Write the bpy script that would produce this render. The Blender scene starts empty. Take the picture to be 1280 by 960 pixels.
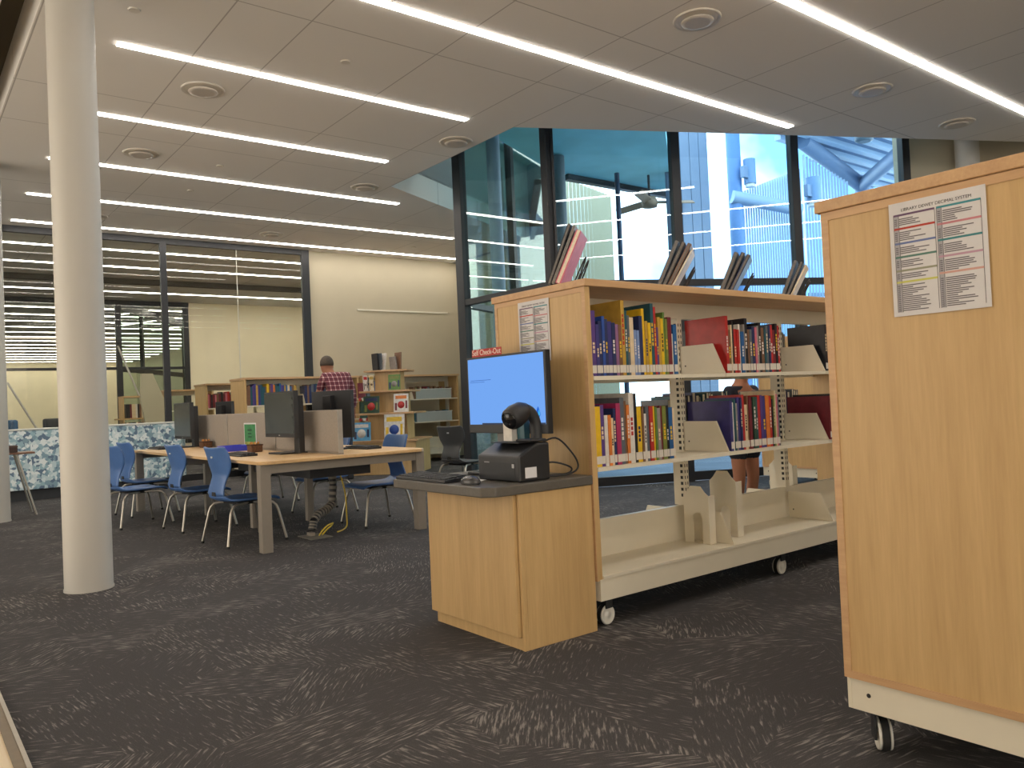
import bpy, bmesh, math, random
from mathutils import Vector, Matrix
C = bpy.context.scene.collection
sc = bpy.context.scene
rnd = random.Random(7)
PI = math.pi

# ------------------------------------------------------------ camera
FPX, AZ, PITCH, ROLL = 1002.018, math.radians(37.94229), math.radians(1.13626), math.radians(-2.53475)
_f = Vector((math.sin(AZ), math.cos(AZ), 0)); _r = Vector((math.cos(AZ), -math.sin(AZ), 0)); _u = Vector((0, 0, 1))
FWD = _f*math.cos(PITCH) + _u*math.sin(PITCH)
_up = _u*math.cos(PITCH) - _f*math.sin(PITCH)
RT = _r*math.cos(ROLL) + _up*math.sin(ROLL)
UP = _up*math.cos(ROLL) - _r*math.sin(ROLL)
EYE = Vector((0, 0, 1.0))
cam_d = bpy.data.cameras.new('camera'); cam = bpy.data.objects.new('camera', cam_d); C.objects.link(cam)
cam_d.sensor_width = 36; cam_d.lens = FPX*36/1280; cam_d.clip_start = 0.02; cam_d.clip_end = 500
cam.matrix_world = Matrix(((RT.x, UP.x, -FWD.x, EYE.x), (RT.y, UP.y, -FWD.y, EYE.y), (RT.z, UP.z, -FWD.z, EYE.z), (0, 0, 0, 1)))
sc.camera = cam
def ray(px, py): return FWD + RT*((px-640)/FPX) - UP*((py-480)/FPX)
def at(px, py, d): return EYE + ray(px, py)*d                       # a point at forward distance d
def atz(px, py, z): r = ray(px, py); return EYE + r*((z-1.0)/r.z)
def atx(px, py, x): r = ray(px, py); return EYE + r*(x/r.x)
def aty(px, py, y): r = ray(px, py); return EYE + r*(y/r.y)

# ------------------------------------------------------------ materials
def lin(c):
    c = c/255
    return c/12.92 if c <= .04045 else ((c+.055)/1.055)**2.4
def rgb(r, g, b): return (lin(r), lin(g), lin(b), 1)
MATS = {}
def nodes(name):
    m = bpy.data.materials.new(name); m.use_nodes = True
    return m, m.node_tree.nodes, m.node_tree.links, m.node_tree.nodes['Principled BSDF']
def mat(name, col, rough=.5, metal=0, var=.06, scale=30, spec=.5):
    if name in MATS: return MATS[name]
    m, n, l, p = nodes(name)
    p.inputs['Roughness'].default_value = rough; p.inputs['Metallic'].default_value = metal
    p.inputs['Specular IOR Level'].default_value = spec
    c = rgb(*col)
    if var > 0:
        tc = n.new('ShaderNodeTexCoord'); t = n.new('ShaderNodeTexNoise'); t.inputs['Scale'].default_value = scale
        l.new(tc.outputs['Object'], t.inputs['Vector'])
        r = n.new('ShaderNodeValToRGB')
        r.color_ramp.elements[0].color = [x*(1-var) for x in c[:3]]+[1]; r.color_ramp.elements[1].color = [min(1, x*(1+var)) for x in c[:3]]+[1]
        r.color_ramp.elements[0].position = .3; r.color_ramp.elements[1].position = .7
        l.new(t.outputs['Fac'], r.inputs['Fac']); l.new(r.outputs['Color'], p.inputs['Base Color'])
    else: p.inputs['Base Color'].default_value = c
    MATS[name] = m; return m
def emit(name, col, s):
    if name in MATS: return MATS[name]
    m, n, l, p = nodes(name); n.remove(p)
    e = n.new('ShaderNodeEmission'); e.inputs['Color'].default_value = (*col, 1); e.inputs['Strength'].default_value = s
    l.new(e.outputs[0], n['Material Output'].inputs[0]); MATS[name] = m; return m
def glass(name, tint, refl=1.0, ior=1.5):
    if name in MATS: return MATS[name]
    m, n, l, p = nodes(name); n.remove(p)
    t = n.new('ShaderNodeBsdfTransparent'); t.inputs['Color'].default_value = (*tint, 1)
    g = n.new('ShaderNodeBsdfGlossy'); g.inputs['Roughness'].default_value = .0
    f = n.new('ShaderNodeFresnel')
    ge = n.new('ShaderNodeNewGeometry'); mr = n.new('ShaderNodeMapRange')      # thin sheet: same reflectance entering and leaving
    mr.inputs['To Min'].default_value = ior; mr.inputs['To Max'].default_value = 1/ior
    l.new(ge.outputs['Backfacing'], mr.inputs['Value']); l.new(mr.outputs[0], f.inputs['IOR'])
    mu = n.new('ShaderNodeMath'); mu.operation = 'MULTIPLY'; mu.inputs[1].default_value = refl; mu.use_clamp = True
    x = n.new('ShaderNodeMixShader')
    l.new(f.outputs[0], mu.inputs[0]); l.new(mu.outputs[0], x.inputs[0]); l.new(t.outputs[0], x.inputs[1]); l.new(g.outputs[0], x.inputs[2])
    l.new(x.outputs[0], n['Material Output'].inputs[0]); MATS[name] = m; return m
def wood(name, c0, c1, rough=.42, axis='Z', sc_=1.0):
    if name in MATS: return MATS[name]
    m, n, l, p = nodes(name)
    tc = n.new('ShaderNodeTexCoord'); mp = n.new('ShaderNodeMapping')
    s = [14*sc_, 14*sc_, 14*sc_]; s['XYZ'.index(axis)] = .9*sc_
    mp.inputs['Scale'].default_value = s
    t = n.new('ShaderNodeTexNoise'); t.inputs['Scale'].default_value = 1.6; t.inputs['Detail'].default_value = 6; t.inputs['Roughness'].default_value = .65
    t2 = n.new('ShaderNodeTexNoise'); t2.inputs['Scale'].default_value = 9; t2.inputs['Detail'].default_value = 3
    r = n.new('ShaderNodeValToRGB'); r.color_ramp.elements[0].position = .32; r.color_ramp.elements[1].position = .7
    r.color_ramp.elements[0].color = rgb(*c0); r.color_ramp.elements[1].color = rgb(*c1)
    mx = n.new('ShaderNodeMix'); mx.data_type = 'FLOAT'; mx.inputs[0].default_value = .3
    l.new(tc.outputs['Object'], mp.inputs[0]); l.new(mp.outputs[0], t.inputs['Vector']); l.new(mp.outputs[0], t2.inputs['Vector'])
    l.new(t.outputs['Fac'], mx.inputs[2]); l.new(t2.outputs['Fac'], mx.inputs[3]); l.new(mx.outputs[0], r.inputs[0])
    l.new(r.outputs[0], p.inputs['Base Color']); p.inputs['Roughness'].default_value = rough
    MATS[name] = m; return m
def mathn(n, l, op, a, b=None, c=None, clamp=False):
    k = n.new('ShaderNodeMath'); k.operation = op; k.use_clamp = clamp
    for i, v in enumerate((a, b, c)):
        if v is None: continue
        if isinstance(v, (int, float)): k.inputs[i].default_value = v
        else: l.new(v, k.inputs[i])
    return k.outputs[0]
def carpet():
    m, n, l, p = nodes('carpet')
    tc = n.new('ShaderNodeTexCoord')
    vo = n.new('ShaderNodeTexVoronoi'); vo.voronoi_dimensions = '2D'; vo.inputs['Scale'].default_value = 2.6
    nz = n.new('ShaderNodeTexNoise'); nz.inputs['Scale'].default_value = 3.0
    off = n.new('ShaderNodeMixRGB'); off.blend_type = 'ADD'; off.inputs[0].default_value = .25
    l.new(tc.outputs['Object'], off.inputs[1]); l.new(nz.outputs['Color'], off.inputs[2]); l.new(off.outputs[0], vo.inputs['Vector'])
    sx = n.new('ShaderNodeSeparateXYZ'); l.new(vo.outputs['Color'], sx.inputs[0])
    ang = mathn(n, l, 'MULTIPLY', sx.outputs[0], 6.283)
    ang = mathn(n, l, 'ADD', mathn(n, l, 'MULTIPLY', mathn(n, l, 'ROUND', mathn(n, l, 'MULTIPLY', sx.outputs[0], 3)), .85), mathn(n, l, 'MULTIPLY', nz.outputs['Fac'], .9))
    vr = n.new('ShaderNodeVectorRotate'); vr.rotation_type = 'Z_AXIS'
    l.new(tc.outputs['Object'], vr.inputs['Vector']); l.new(ang, vr.inputs['Angle'])
    mp = n.new('ShaderNodeMapping'); mp.inputs['Scale'].default_value = (12, 108, 1); l.new(vr.outputs[0], mp.inputs[0])
    st = n.new('ShaderNodeTexNoise'); st.inputs['Scale'].default_value = 1.0; st.inputs['Detail'].default_value = 2.5; st.inputs['Roughness'].default_value = .6
    l.new(mp.outputs[0], st.inputs['Vector'])
    big = n.new('ShaderNodeTexNoise'); big.inputs['Scale'].default_value = 2.2; big.inputs['Detail'].default_value = 3; l.new(tc.outputs['Object'], big.inputs['Vector'])
    thr = mathn(n, l, 'ADD', st.outputs['Fac'], mathn(n, l, 'MULTIPLY', mathn(n, l, 'SUBTRACT', big.outputs['Fac'], .5), .42))
    r = n.new('ShaderNodeValToRGB'); e = r.color_ramp.elements
    e[0].position = .5; e[0].color = rgb(78, 76, 77); e[1].position = .7; e[1].color = rgb(144, 139, 135)
    q = e.new(.575); q.color = rgb(85, 83, 83)
    l.new(thr, r.inputs[0])
    fine = n.new('ShaderNodeTexNoise'); fine.inputs['Scale'].default_value = 260; l.new(tc.outputs['Object'], fine.inputs['Vector'])
    mx = n.new('ShaderNodeMixRGB'); mx.blend_type = 'MULTIPLY'; mx.inputs[0].default_value = .55
    fr = n.new('ShaderNodeValToRGB'); fr.color_ramp.elements[0].position = .35; fr.color_ramp.elements[1].position = .65; fr.color_ramp.elements[0].color = (.62, .62, .62, 1)
    l.new(fine.outputs['Fac'], fr.inputs[0]); l.new(r.outputs[0], mx.inputs[1]); l.new(fr.outputs[0], mx.inputs[2])
    l.new(mx.outputs[0], p.inputs['Base Color']); p.inputs['Roughness'].default_value = .95; p.inputs['Specular IOR Level'].default_value = .1
    b = n.new('ShaderNodeBump'); b.inputs['Strength'].default_value = .4; b.inputs['Distance'].default_value = .004
    l.new(thr, b.inputs['Height']); l.new(b.outputs[0], p.inputs['Normal'])
    return m
def ceiling_mat():
    m, n, l, p = nodes('ceiling_board')
    tc = n.new('ShaderNodeTexCoord'); s = n.new('ShaderNodeSeparateXYZ'); l.new(tc.outputs['Object'], s.inputs[0])
    def lines(src, off, per, spots, w):
        f = mathn(n, l, 'FRACT', mathn(n, l, 'DIVIDE', mathn(n, l, 'SUBTRACT', src, off), per))
        out = None
        for q in spots:
            c = mathn(n, l, 'COMPARE', f, q, w/per)
            out = c if out is None else mathn(n, l, 'MAXIMUM', out, c)
        return out
    gx = lines(s.outputs[0], 1.70, 2.51, (.054, .257, .655), .005)
    gy = lines(s.outputs[1], 3.98, 3.048, (.03, .35), .005)
    g = mathn(n, l, 'MAXIMUM', gx, gy)
    mx = n.new('ShaderNodeMixRGB'); mx.inputs[1].default_value = rgb(220, 216, 210); mx.inputs[2].default_value = rgb(172, 167, 161)
    l.new(g, mx.inputs[0]); l.new(mx.outputs[0], p.inputs['Base Color']); p.inputs['Roughness'].default_value = .9
    return m
def checks(name, base, light, mid, scale=17):
    m, n, l, p = nodes(name)
    tc = n.new('ShaderNodeTexCoord'); s = n.new('ShaderNodeSeparateXYZ'); l.new(tc.outputs['Object'], s.inputs[0])
    def band(src, off, w):
        f = mathn(n, l, 'FRACT', mathn(n, l, 'ADD', mathn(n, l, 'MULTIPLY', src, scale), off))
        return mathn(n, l, 'LESS_THAN', f, w)
    xy = mathn(n, l, 'ADD', s.outputs[0], mathn(n, l, 'MULTIPLY', s.outputs[1], .35))
    a = band(xy, .1, .2); b = band(s.outputs[2], .3, .2)
    su = mathn(n, l, 'MULTIPLY', mathn(n, l, 'ADD', a, b), .5)
    r = n.new('ShaderNodeValToRGB'); r.color_ramp.interpolation = 'CONSTANT'
    e = r.color_ramp.elements; e[0].color = rgb(*base); e[1].position = .75; e[1].color = rgb(*light); q = e.new(.25); q.color = rgb(*mid)
    l.new(su, r.inputs[0]); l.new(r.outputs[0], p.inputs['Base Color']); p.inputs['Roughness'].default_value = .9
    return m
def triangles():
    m, n, l, p = nodes('triangle_pattern')
    tc = n.new('ShaderNodeTexCoord')
    v = n.new('ShaderNodeTexVoronoi'); v.inputs['Scale'].default_value = 23; v.distance = 'MANHATTAN'
    l.new(tc.outputs['Object'], v.inputs['Vector'])
    s = n.new('ShaderNodeSeparateXYZ'); l.new(v.outputs['Color'], s.inputs[0])
    r = n.new('ShaderNodeValToRGB'); r.color_ramp.interpolation = 'CONSTANT'; e = r.color_ramp.elements
    e[0].color = rgb(96, 118, 140); e[1].position = .82; e[1].color = rgb(226, 232, 232)
    for pos, c in ((.18, (150, 180, 190)), (.36, (188, 206, 210)), (.55, (128, 156, 170)), (.7, (208, 220, 222))):
        q = e.new(pos); q.color = rgb(*c)
    l.new(s.outputs[0], r.inputs[0]); l.new(r.outputs[0], p.inputs['Base Color']); p.inputs['Roughness'].default_value = .5
    return m
M_carpet = carpet(); M_ceil = ceiling_mat()
M_wall = mat('beige_wall_paint', (190, 181, 158), .85, var=.02, scale=3)
M_cream = mat('cream_wall_panel', (244, 232, 202), .7, var=.03, scale=2)
M_white = mat('white_column_paint', (184, 181, 174), .55, var=.02, scale=4)
M_frame = mat('charcoal_window_frame', (38, 39, 43), .45, var=.03)
M_maple = wood('maple_veneer', (186, 152, 102), (208, 174, 122))
M_mapleH = wood('maple_edge', (186, 146, 106), (208, 170, 126), axis='Y')
M_maplex = wood('maple_top_edge', (186, 146, 106), (208, 170, 126), axis='X')
M_desk = wood('beech_desktop', (206, 168, 118), (226, 190, 140), axis='Y')
M_shelfm = mat('ivory_shelf_metal', (226, 217, 196), .42, var=.02, scale=8)
M_slot = mat('dark_slot', (38, 36, 34), .6, var=0)
M_black = mat('black_plastic', (34, 34, 37), .42, var=.05)
M_blackm = mat('matte_black_plastic', (44, 45, 48), .6, var=.05)
M_greyp = mat('grey_table_metal', (142, 134, 124), .5, var=.03)
M_chrome = mat('brushed_steel_tube', (170, 164, 154), .3, .85, var=.04)
M_counter = mat('charcoal_laminate', (92, 87, 80), .38, var=.08, scale=60)
M_blue = mat('blue_shell_plastic', (72, 108, 164), .4, var=.03)
M_dkshell = mat('dark_grey_shell_plastic', (66, 68, 70), .45, var=.03)
M_part = mat('grey_screen_fabric', (150, 141, 131), .9, var=.06, scale=90)
M_caster = mat('white_caster', (222, 219, 210), .4, var=.02)
M_rubber = mat('dark_rubber', (30, 30, 30), .8, var=.05)
M_page = mat('book_pages', (226, 216, 194), .9, var=.08, scale=150)
M_tag = mat('spine_label_paper', (214, 206, 194), .8, var=.05)
M_paper = mat('white_paper', (214, 212, 214), .8, var=.02)
M_ink = mat('grey_print', (110, 106, 112), .8, var=0)
M_inkd = mat('dark_print', (52, 50, 58), .8, var=0)
M_skin = mat('skin', (168, 112, 84), .6, var=.04)
M_hair = mat('brown_hair', (60, 46, 36), .7, var=.2, scale=60)
M_jeans = mat('dark_blue_denim', (52, 58, 76), .9, var=.12, scale=60)
M_plaid = checks('plaid_cotton', (96, 44, 56), (226, 208, 206), (160, 108, 112))
M_tri = triangles()
M_screen = emit('lit_blue_screen', (.168, .372, .847), 1.0)
M_glassblue = glass('blue_tinted_glass', (.77, .905, .972), 1.2)
M_glass = glass('clear_glass', (.95, .96, .93), .3)
M_strip = emit('strip_light_diffuser', (1.0, .93, .845), 23)
M_metalw = mat('white_trim_metal', (206, 200, 190), .4, var=.02)
M_vent = mat('vent_disc', (184, 176, 166), .5, var=.02)

# ------------------------------------------------------------ mesh builder
class MB:
    def __init__(s): s.v = []; s.f = []; s.m = []; s.sm = []
    def add(s, vs, fs, m=0, sm=False, T=None):
        b = len(s.v)
        s.v += [tuple(T @ Vector(v)) if T is not None else tuple(v) for v in vs]
        for f in fs: s.f.append([b+i for i in f]); s.m.append(m); s.sm.append(sm)
        return s
    def box(s, x0, x1, y0, y1, z0, z1, m=0, T=None):
        vs = [(x, y, z) for x in (x0, x1) for y in (y0, y1) for z in (z0, z1)]
        return s.add(vs, [(0, 1, 3, 2), (4, 6, 7, 5), (0, 4, 5, 1), (2, 3, 7, 6), (0, 2, 6, 4), (1, 5, 7, 3)], m, False, T)
    def cyl(s, a, b, r, n=16, m=0, r2=None, sm=True, cap=True, T=None):
        a = Vector(a); b = Vector(b); d = (b-a).normalized(); r2 = r if r2 is None else r2
        x = d.orthogonal().normalized(); y = d.cross(x)
        vs = []
        for c, rr in ((a, r), (b, r2)):
            for i in range(n):
                t = 2*PI*i/n; vs.append(c + x*(rr*math.cos(t)) + y*(rr*math.sin(t)))
        s.add(vs, [(i, (i+1) % n, n+(i+1) % n, n+i) for i in range(n)], m, sm, T)
        if cap: s.add(vs, [tuple(reversed(range(n))), tuple(range(n, 2*n))], m, False, T)
        return s
    def tube(s, pts, r, n=8, m=0, T=None):
        P = [Vector(p) for p in pts]; rings = []; x = None
        for i, p in enumerate(P):
            d = (P[min(i+1, len(P)-1)] - P[max(i-1, 0)]).normalized()
            if x is None: x = d.orthogonal().normalized()
            else:
                x = (x - d*x.dot(d)); x = x.normalized() if x.length > 1e-6 else d.orthogonal().normalized()
            y = d.cross(x)
            rings.append([p + x*(r*math.cos(2*PI*k/n)) + y*(r*math.sin(2*PI*k/n)) for k in range(n)])
        vs = [v for q in rings for v in q]; fs = []
        for i in range(len(P)-1):
            for k in range(n): fs.append((i*n+k, i*n+(k+1) % n, (i+1)*n+(k+1) % n, (i+1)*n+k))
        s.add(vs, fs, m, True, T)
        s.add(vs, [tuple(reversed(range(n))), tuple(range((len(P)-1)*n, len(P)*n))], m, False, T)
        return s
    def prism(s, poly, a0, a1, axis='z', m=0, T=None):
        n = len(poly)
        def p(u, v, w): return {'z': (u, v, w), 'x': (w, u, v), 'y': (u, w, v)}[axis]
        vs = [p(u, v, a0) for u, v in poly] + [p(u, v, a1) for u, v in poly]
        s.add(vs, [(i, (i+1) % n, n+(i+1) % n, n+i) for i in range(n)] + [tuple(reversed(range(n))), tuple(range(n, 2*n))], m, False, T)
        return s
    def lathe(s, prof, c=(0, 0, 0), n=24, m=0, axis='z', sm=True, T=None):
        vs = []; c = Vector(c)
        for r, h in prof:
            for i in range(n):
                t = 2*PI*i/n; u, v = r*math.cos(t), r*math.sin(t)
                vs.append(c + Vector({'z': (u, v, h), 'x': (h, u, v), 'y': (u, h, v)}[axis]))
        k = len(prof)
        s.add(vs, [(j*n+i, j*n+(i+1) % n, (j+1)*n+(i+1) % n, (j+1)*n+i) for j in range(k-1) for i in range(n)], m, sm, T)
        s.add(vs, [tuple(reversed(range(n))), tuple(range((k-1)*n, k*n))], m, False, T)
        return s
    def build(s, name, mats, parent=None, loc=(0, 0, 0), rotz=0, bevel=0, fix=True):
        me = bpy.data.meshes.new(name); me.from_pydata(s.v, [], s.f)
        if not isinstance(mats, (list, tuple)): mats = [mats]
        for q in mats: me.materials.append(q)
        me.polygons.foreach_set('material_index', s.m); me.polygons.foreach_set('use_smooth', s.sm)
        if fix:
            bm = bmesh.new(); bm.from_mesh(me); bmesh.ops.recalc_face_normals(bm, faces=bm.faces); bm.to_mesh(me); bm.free()
        me.update()
        o = bpy.data.objects.new(name, me); C.objects.link(o); o.location = loc; o.rotation_euler = (0, 0, rotz)
        if parent is not None: o.parent = parent
        if bevel:
            b = o.modifiers.new('bevel', 'BEVEL'); b.width = bevel; b.segments = 2; b.limit_method = 'ANGLE'; b.angle_limit = .6
        return o
def tag(o, label=None, cat=None, group=None, kind=None):
    if label: o['label'] = label
    if cat: o['category'] = cat
    if group: o['group'] = group
    if kind: o['kind'] = kind
    return o
def thing(name, label, cat, loc=(0, 0, 0), rotz=0, group=None):
    o = bpy.data.objects.new(name, None); C.objects.link(o); o.location = loc; o.rotation_euler = (0, 0, rotz)
    o.empty_display_size = .1
    return tag(o, label, cat, group)
def struct(name, label=None):
    o = bpy.data.objects.new(name, None); C.objects.link(o); o['kind'] = 'structure'
    return o
def st(o): o['kind'] = 'structure'; return o
ORD = 'first second third fourth fifth sixth seventh eighth ninth tenth eleventh twelfth thirteenth fourteenth fifteenth sixteenth seventeenth eighteenth nineteenth twentieth twenty-first twenty-second twenty-third twenty-fourth twenty-fifth twenty-sixth twenty-seventh twenty-eighth twenty-ninth thirtieth'.split()
def smooth(P, k_=6):
    P = [Vector(p) for p in P]; Q = [P[0]] + P + [P[-1]]; out = []
    for i in range(1, len(Q)-2):
        a, b, c, d = Q[i-1:i+3]
        for j in range(k_):
            t_ = j/k_; out.append(.5*((2*b)+(c-a)*t_+(2*a-5*b+4*c-d)*t_*t_+(3*b-a-3*c+d)*t_**3))
    return out + [P[-1]]
def text_mesh(name, body, size, m, parent, T, extrude=.0006, align='CENTER'):
    cu = bpy.data.curves.new(name, 'FONT'); cu.body = body; cu.size = size; cu.extrude = extrude; cu.align_x = align; cu.align_y = 'CENTER'
    tmp = bpy.data.objects.new('tmp', cu); C.objects.link(tmp)
    bpy.context.view_layer.update()
    me = bpy.data.meshes.new_from_object(tmp.evaluated_get(bpy.context.evaluated_depsgraph_get()))
    bpy.data.objects.remove(tmp); bpy.data.curves.remove(cu)
    me.name = name; me.transform(T); me.materials.clear(); me.materials.append(m)
    o = bpy.data.objects.new(name, me); C.objects.link(o)
    if parent is not None: o.parent = parent
    return o
# text lying in a plane that faces -X (reads from -X side): text right = -Y, text up = +Z
def T_negx(x, y, z): return Matrix(((0, 0, -1, x), (-1, 0, 0, y), (0, 1, 0, z), (0, 0, 0, 1)))

# ------------------------------------------------------------ the setting
ZC = 3.645
U = Vector((.9, -.4359)); V = Vector((.896, .444))
A = Vector((4.855, 6.023)); B = Vector((4.864, 8.442))
G = Vector((5.737, 6.571)); P1 = Vector((5.737, 8.33))
Aend = A + U*9; Gend = G + U*8.1; P2 = P1 + V*3.2; Bend = B + V*4.2; XE = 9.6
def pt(v): return (v.x, v.y)
fl = MB(); fl.prism([(-4, -4), (13.2, -4), (13.2, 2.2), pt(Gend), pt(G), pt(P1), pt(P2), (P2.x, 12.7), (XE, 12.7), (XE, 42), (-4, 42)], -.12, 0)
st(fl.build('floor', M_carpet))
cg = MB(); cg.prism([pt(Gend), (30, 2), (40, 30), (XE+.2, 30), (XE+.2, 12.7), (P2.x, 12.7), pt(P2), pt(P1), pt(G)], -.14, -.02)
st(cg.build('floor_court', mat('court_paving', (108, 117, 130), .8, var=.1, scale=2)))
ce = MB(); ce.prism([(-4, -4), (13.2, -4), (13.2, Aend.y), pt(Aend), pt(A), pt(B), pt(Bend), (Bend.x, 12.7), (XE, 12.7), (XE, 42), (.82, 42), (.82, -4.0), (.62, -4.0), (.62, 42), (-4, 42)], ZC, ZC+.32)
st(ce.build('ceiling', M_ceil))
cs = MB(); cs.box(.60, .84, -4, 42, ZC+.30, ZC+.36)
st(cs.build('ceiling_slot', mat('dark_slot_top', (88, 80, 64), .9, var=.02)))  # top of the slot coloured darker than the ceiling board
up = MB()
for q in ((A, Aend, Gend, G), (A, G, P1, B), (B, P1, P2, Bend)): up.prism([pt(w) for w in q], 4.9, 5.0)
st(up.build('ceiling_upper', mat('grey_upper_soffit', (150, 146, 140), .9, var=.02)))
# upper void band closing the space between main ceiling top and upper soffit
vb = MB()
for a, b in ((A, Aend), (A, B), (B, Bend)):
    d = (b-a).normalized(); nrm = Vector((d.y, -d.x))*.05
    if (a, b) == (A, B): nrm = Vector((-.05, 0))
    if b is Bend: nrm = Vector((-d.y, d.x))*.05
    vb.prism([pt(a), pt(b), pt(b+nrm), pt(a+nrm)], ZC+.3, 4.95)
st(vb.build('trim_1', mat('grey_upper_band', (140, 138, 136), .9, var=.02)))
def wallbox(name, poly, z0, z1, m): return st(MB().prism(poly, z0, z1).build(name, m))
wallbox('wall_left', [(-4.2, 11), (-4, 11), (-4, 42), (-4.2, 42)], 0, ZC, M_wall)
wallbox('wall_front', [(3.5, -4.2), (13.2, -4.2), (13.2, -4), (3.5, -4)], 0, ZC, M_wall)
wallbox('wall_east', [(13.2, -4), (13.4, -4), (13.4, Gend.y+.1), (13.2, Gend.y)], 0, 4.95, M_wall)
wallbox('wall_far', [(-4, 42), (12, 42), (12, 42.2), (-4, 42.2)], 0, ZC, M_cream)
W4 = G + U*4.52
nU = Vector((.4359, .9))
wallbox('wall_right', [pt(W4), pt(Gend+U*.3), pt(Gend+U*.3+nU*.25), pt(W4+nU*.25)], 0, 4.95, M_wall)
wallbox('wall_back', [(5.62, 12.6), (XE+.2, 12.6), (XE+.2, 12.8), (5.62, 12.8)], 0, ZC, M_wall)
wallbox('wall_end', [(XE, 12.8), (XE+.2, 12.8), (XE+.2, 42), (XE, 42)], 0, ZC+.3, M_wall)
YI = 19.7
wallbox('wall_inner', [(5.68, YI), (XE, YI), (XE, YI+.2), (5.68, YI+.2)], 0, ZC, M_cream)
# thin picture-rail line on back wall and panel joints of cream inner wall
rl = aty(447, 387, 12.58); rr = aty(560, 389.5, 12.58)
st(MB().box(rl.x, rr.x, 12.585, 12.60, rl.z-.012, rl.z+.012).build('trim_2', mat('pale_rail', (232, 228, 214), .5, var=0)))
# bulkhead beams over the far glazed zones
for k, (y, h, d) in enumerate(((16.5, .10, .12), (YI-.02, .09, .16), (29.0, .08, .12))):
    st(MB().box(-4, XE if k != 1 else 5.7, y, y+d, ZC-h, ZC+.01).build('trim_%d' % (k+3), mat('dark_bulkhead', (84, 78, 72), .8, var=.02)))
# light vinyl floor edge on the near left
st(MB().box(-4, .262, -4, 7, .0, .006).build('floor_vinyl', mat('pale_vinyl', (226, 208, 178), .5, var=.03, scale=6)))
st(MB().box(.262, .302, -4, 7, .0, .012, 0).box(.29, .302, -4, 7, .012, .016, 1).build('trim_6', [mat('brown_transition', (122, 108, 90), .5), mat('pale_transition', (176, 168, 156), .4)]))

def pane_window(name, a, b, z0, z1, tz, g, posts, th=.05, postw=.075, end_posts=(True, True)):
    """glazed bay from plan point a to b; posts at distances along; transoms at heights tz"""
    root = struct(name); d = (b-a); L = d.length; ang = math.atan2(d.y, d.x)
    root.location = (a.x, a.y, 0); root.rotation_euler = (0, 0, ang)
    MB().box(0, L, -.004, .004, z0, z1).build('pane', g, root)
    for t, w in posts: MB().box(t-w/2, t+w/2, -th, th, 0, z1).build('mullion', M_frame, root, bevel=.004)
    for z, h in tz: MB().box(0, L, -th*.85, th*.85, z-h/2, z+h/2).build('transom', M_frame, root, bevel=.004)
    return root
ZG = 4.92
LP = (P1-G).length
M_glassgrey = glass('grey_green_glass', (.80, .90, .885), 1.2)
pane_window('window_1', G, P1, .08, ZG, ((2.235, .075), (.06, .1), (ZG-.05, .1)), M_glassgrey, ((.0, .10), (LP-.07, .16)))
for i in range(3):
    a = G + U*(1.49*i); b = G + U*(1.49*(i+1)+.0)
    pane_window('window_%d' % (i+2), a, b, .08, ZG, ((2.235, .075), (.06, .1), (ZG-.05, .1)), M_glassblue, ((1.49, .10),) if i else ((.055, .03), (1.49, .10)))
pane_window('window_5', P1, P2, .08, ZG, ((2.235, .075), (.06, .1)), M_glassgrey, ((1.6, .1), (3.2, .12)))
wallbox('wall_court', [(P2.x, P2.y), (P2.x+.2, P2.y), (P2.x+.2, 12.6), (P2.x, 12.6)], 0, ZC, M_wall)
st(MB().box(P2.x-.1, P2.x+.1, P2.y, 12.7, ZC, 5.0).build('trim_8', MATS['charcoal_window_frame']))
M_bronze_fill = glass('bronze_fill_glass', (.96, .89, .80), .8)  # bronze tint warms the daylight from the two added windows
wallbox('wall_side', [(-4.2, -4), (-4, -4), (-4, 3.5), (-4.2, 3.5)], 0, ZC, M_wall)
pane_window('window_10', Vector((-4, 3.5)), Vector((-4, 11)), .05, ZC, ((.06, .12), (ZC-.06, .12)), M_bronze_fill, tuple((1.5*i_, .08) for i_ in range(6)))  # unseen window wall added on the left to light the ceiling
pane_window('window_11', Vector((-4, -4)), Vector((3.5, -4)), .05, ZC, ((.06, .12), (ZC-.06, .12)), M_bronze_fill, tuple((1.5*i_, .08) for i_ in range(6)))  # unseen window wall added behind the camera as daylight fill
# glass wall at the back of the room, then the far glazing
YG = 12.56
Lg = 5.60+4
pane_window('window_6', Vector((-4, YG)), Vector((5.60, YG)), .05, ZC, ((ZC-.045, .09), (.05, .1)), M_glass, ((4-3.36, .09), (4-1.14, .09), (4+1.08, .09), (4+3.29, .09), (4+5.53, .13)), th=.035)
b6 = MB().box(4.385, 4.395, YG-.006, YG+.006, .1, ZC-.09).build('trim_7', mat('glass_joint', (206, 204, 190), .5, var=0)); st(b6)
pane_window('window_7', Vector((-4, YI)), Vector((5.68, YI)), .05, ZC, ((ZC-.05, .1), (.05, .1), (2.1, .06)), M_glass, ((4+3.62, .24), (4+4.15, .12), (9.62, .12)), th=.05)
pane_window('window_8', Vector((4.15, YI+.1)), Vector((7.2, YI+4.6)), .05, ZC, ((ZC-.1, .2), (.05, .1), (2.1, .12)), glass('green_glass', (.80, .90, .86), 1.6), ((.05, .1), (1.4, .1), (2.9, .1), (4.4, .1)), th=.04)

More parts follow.
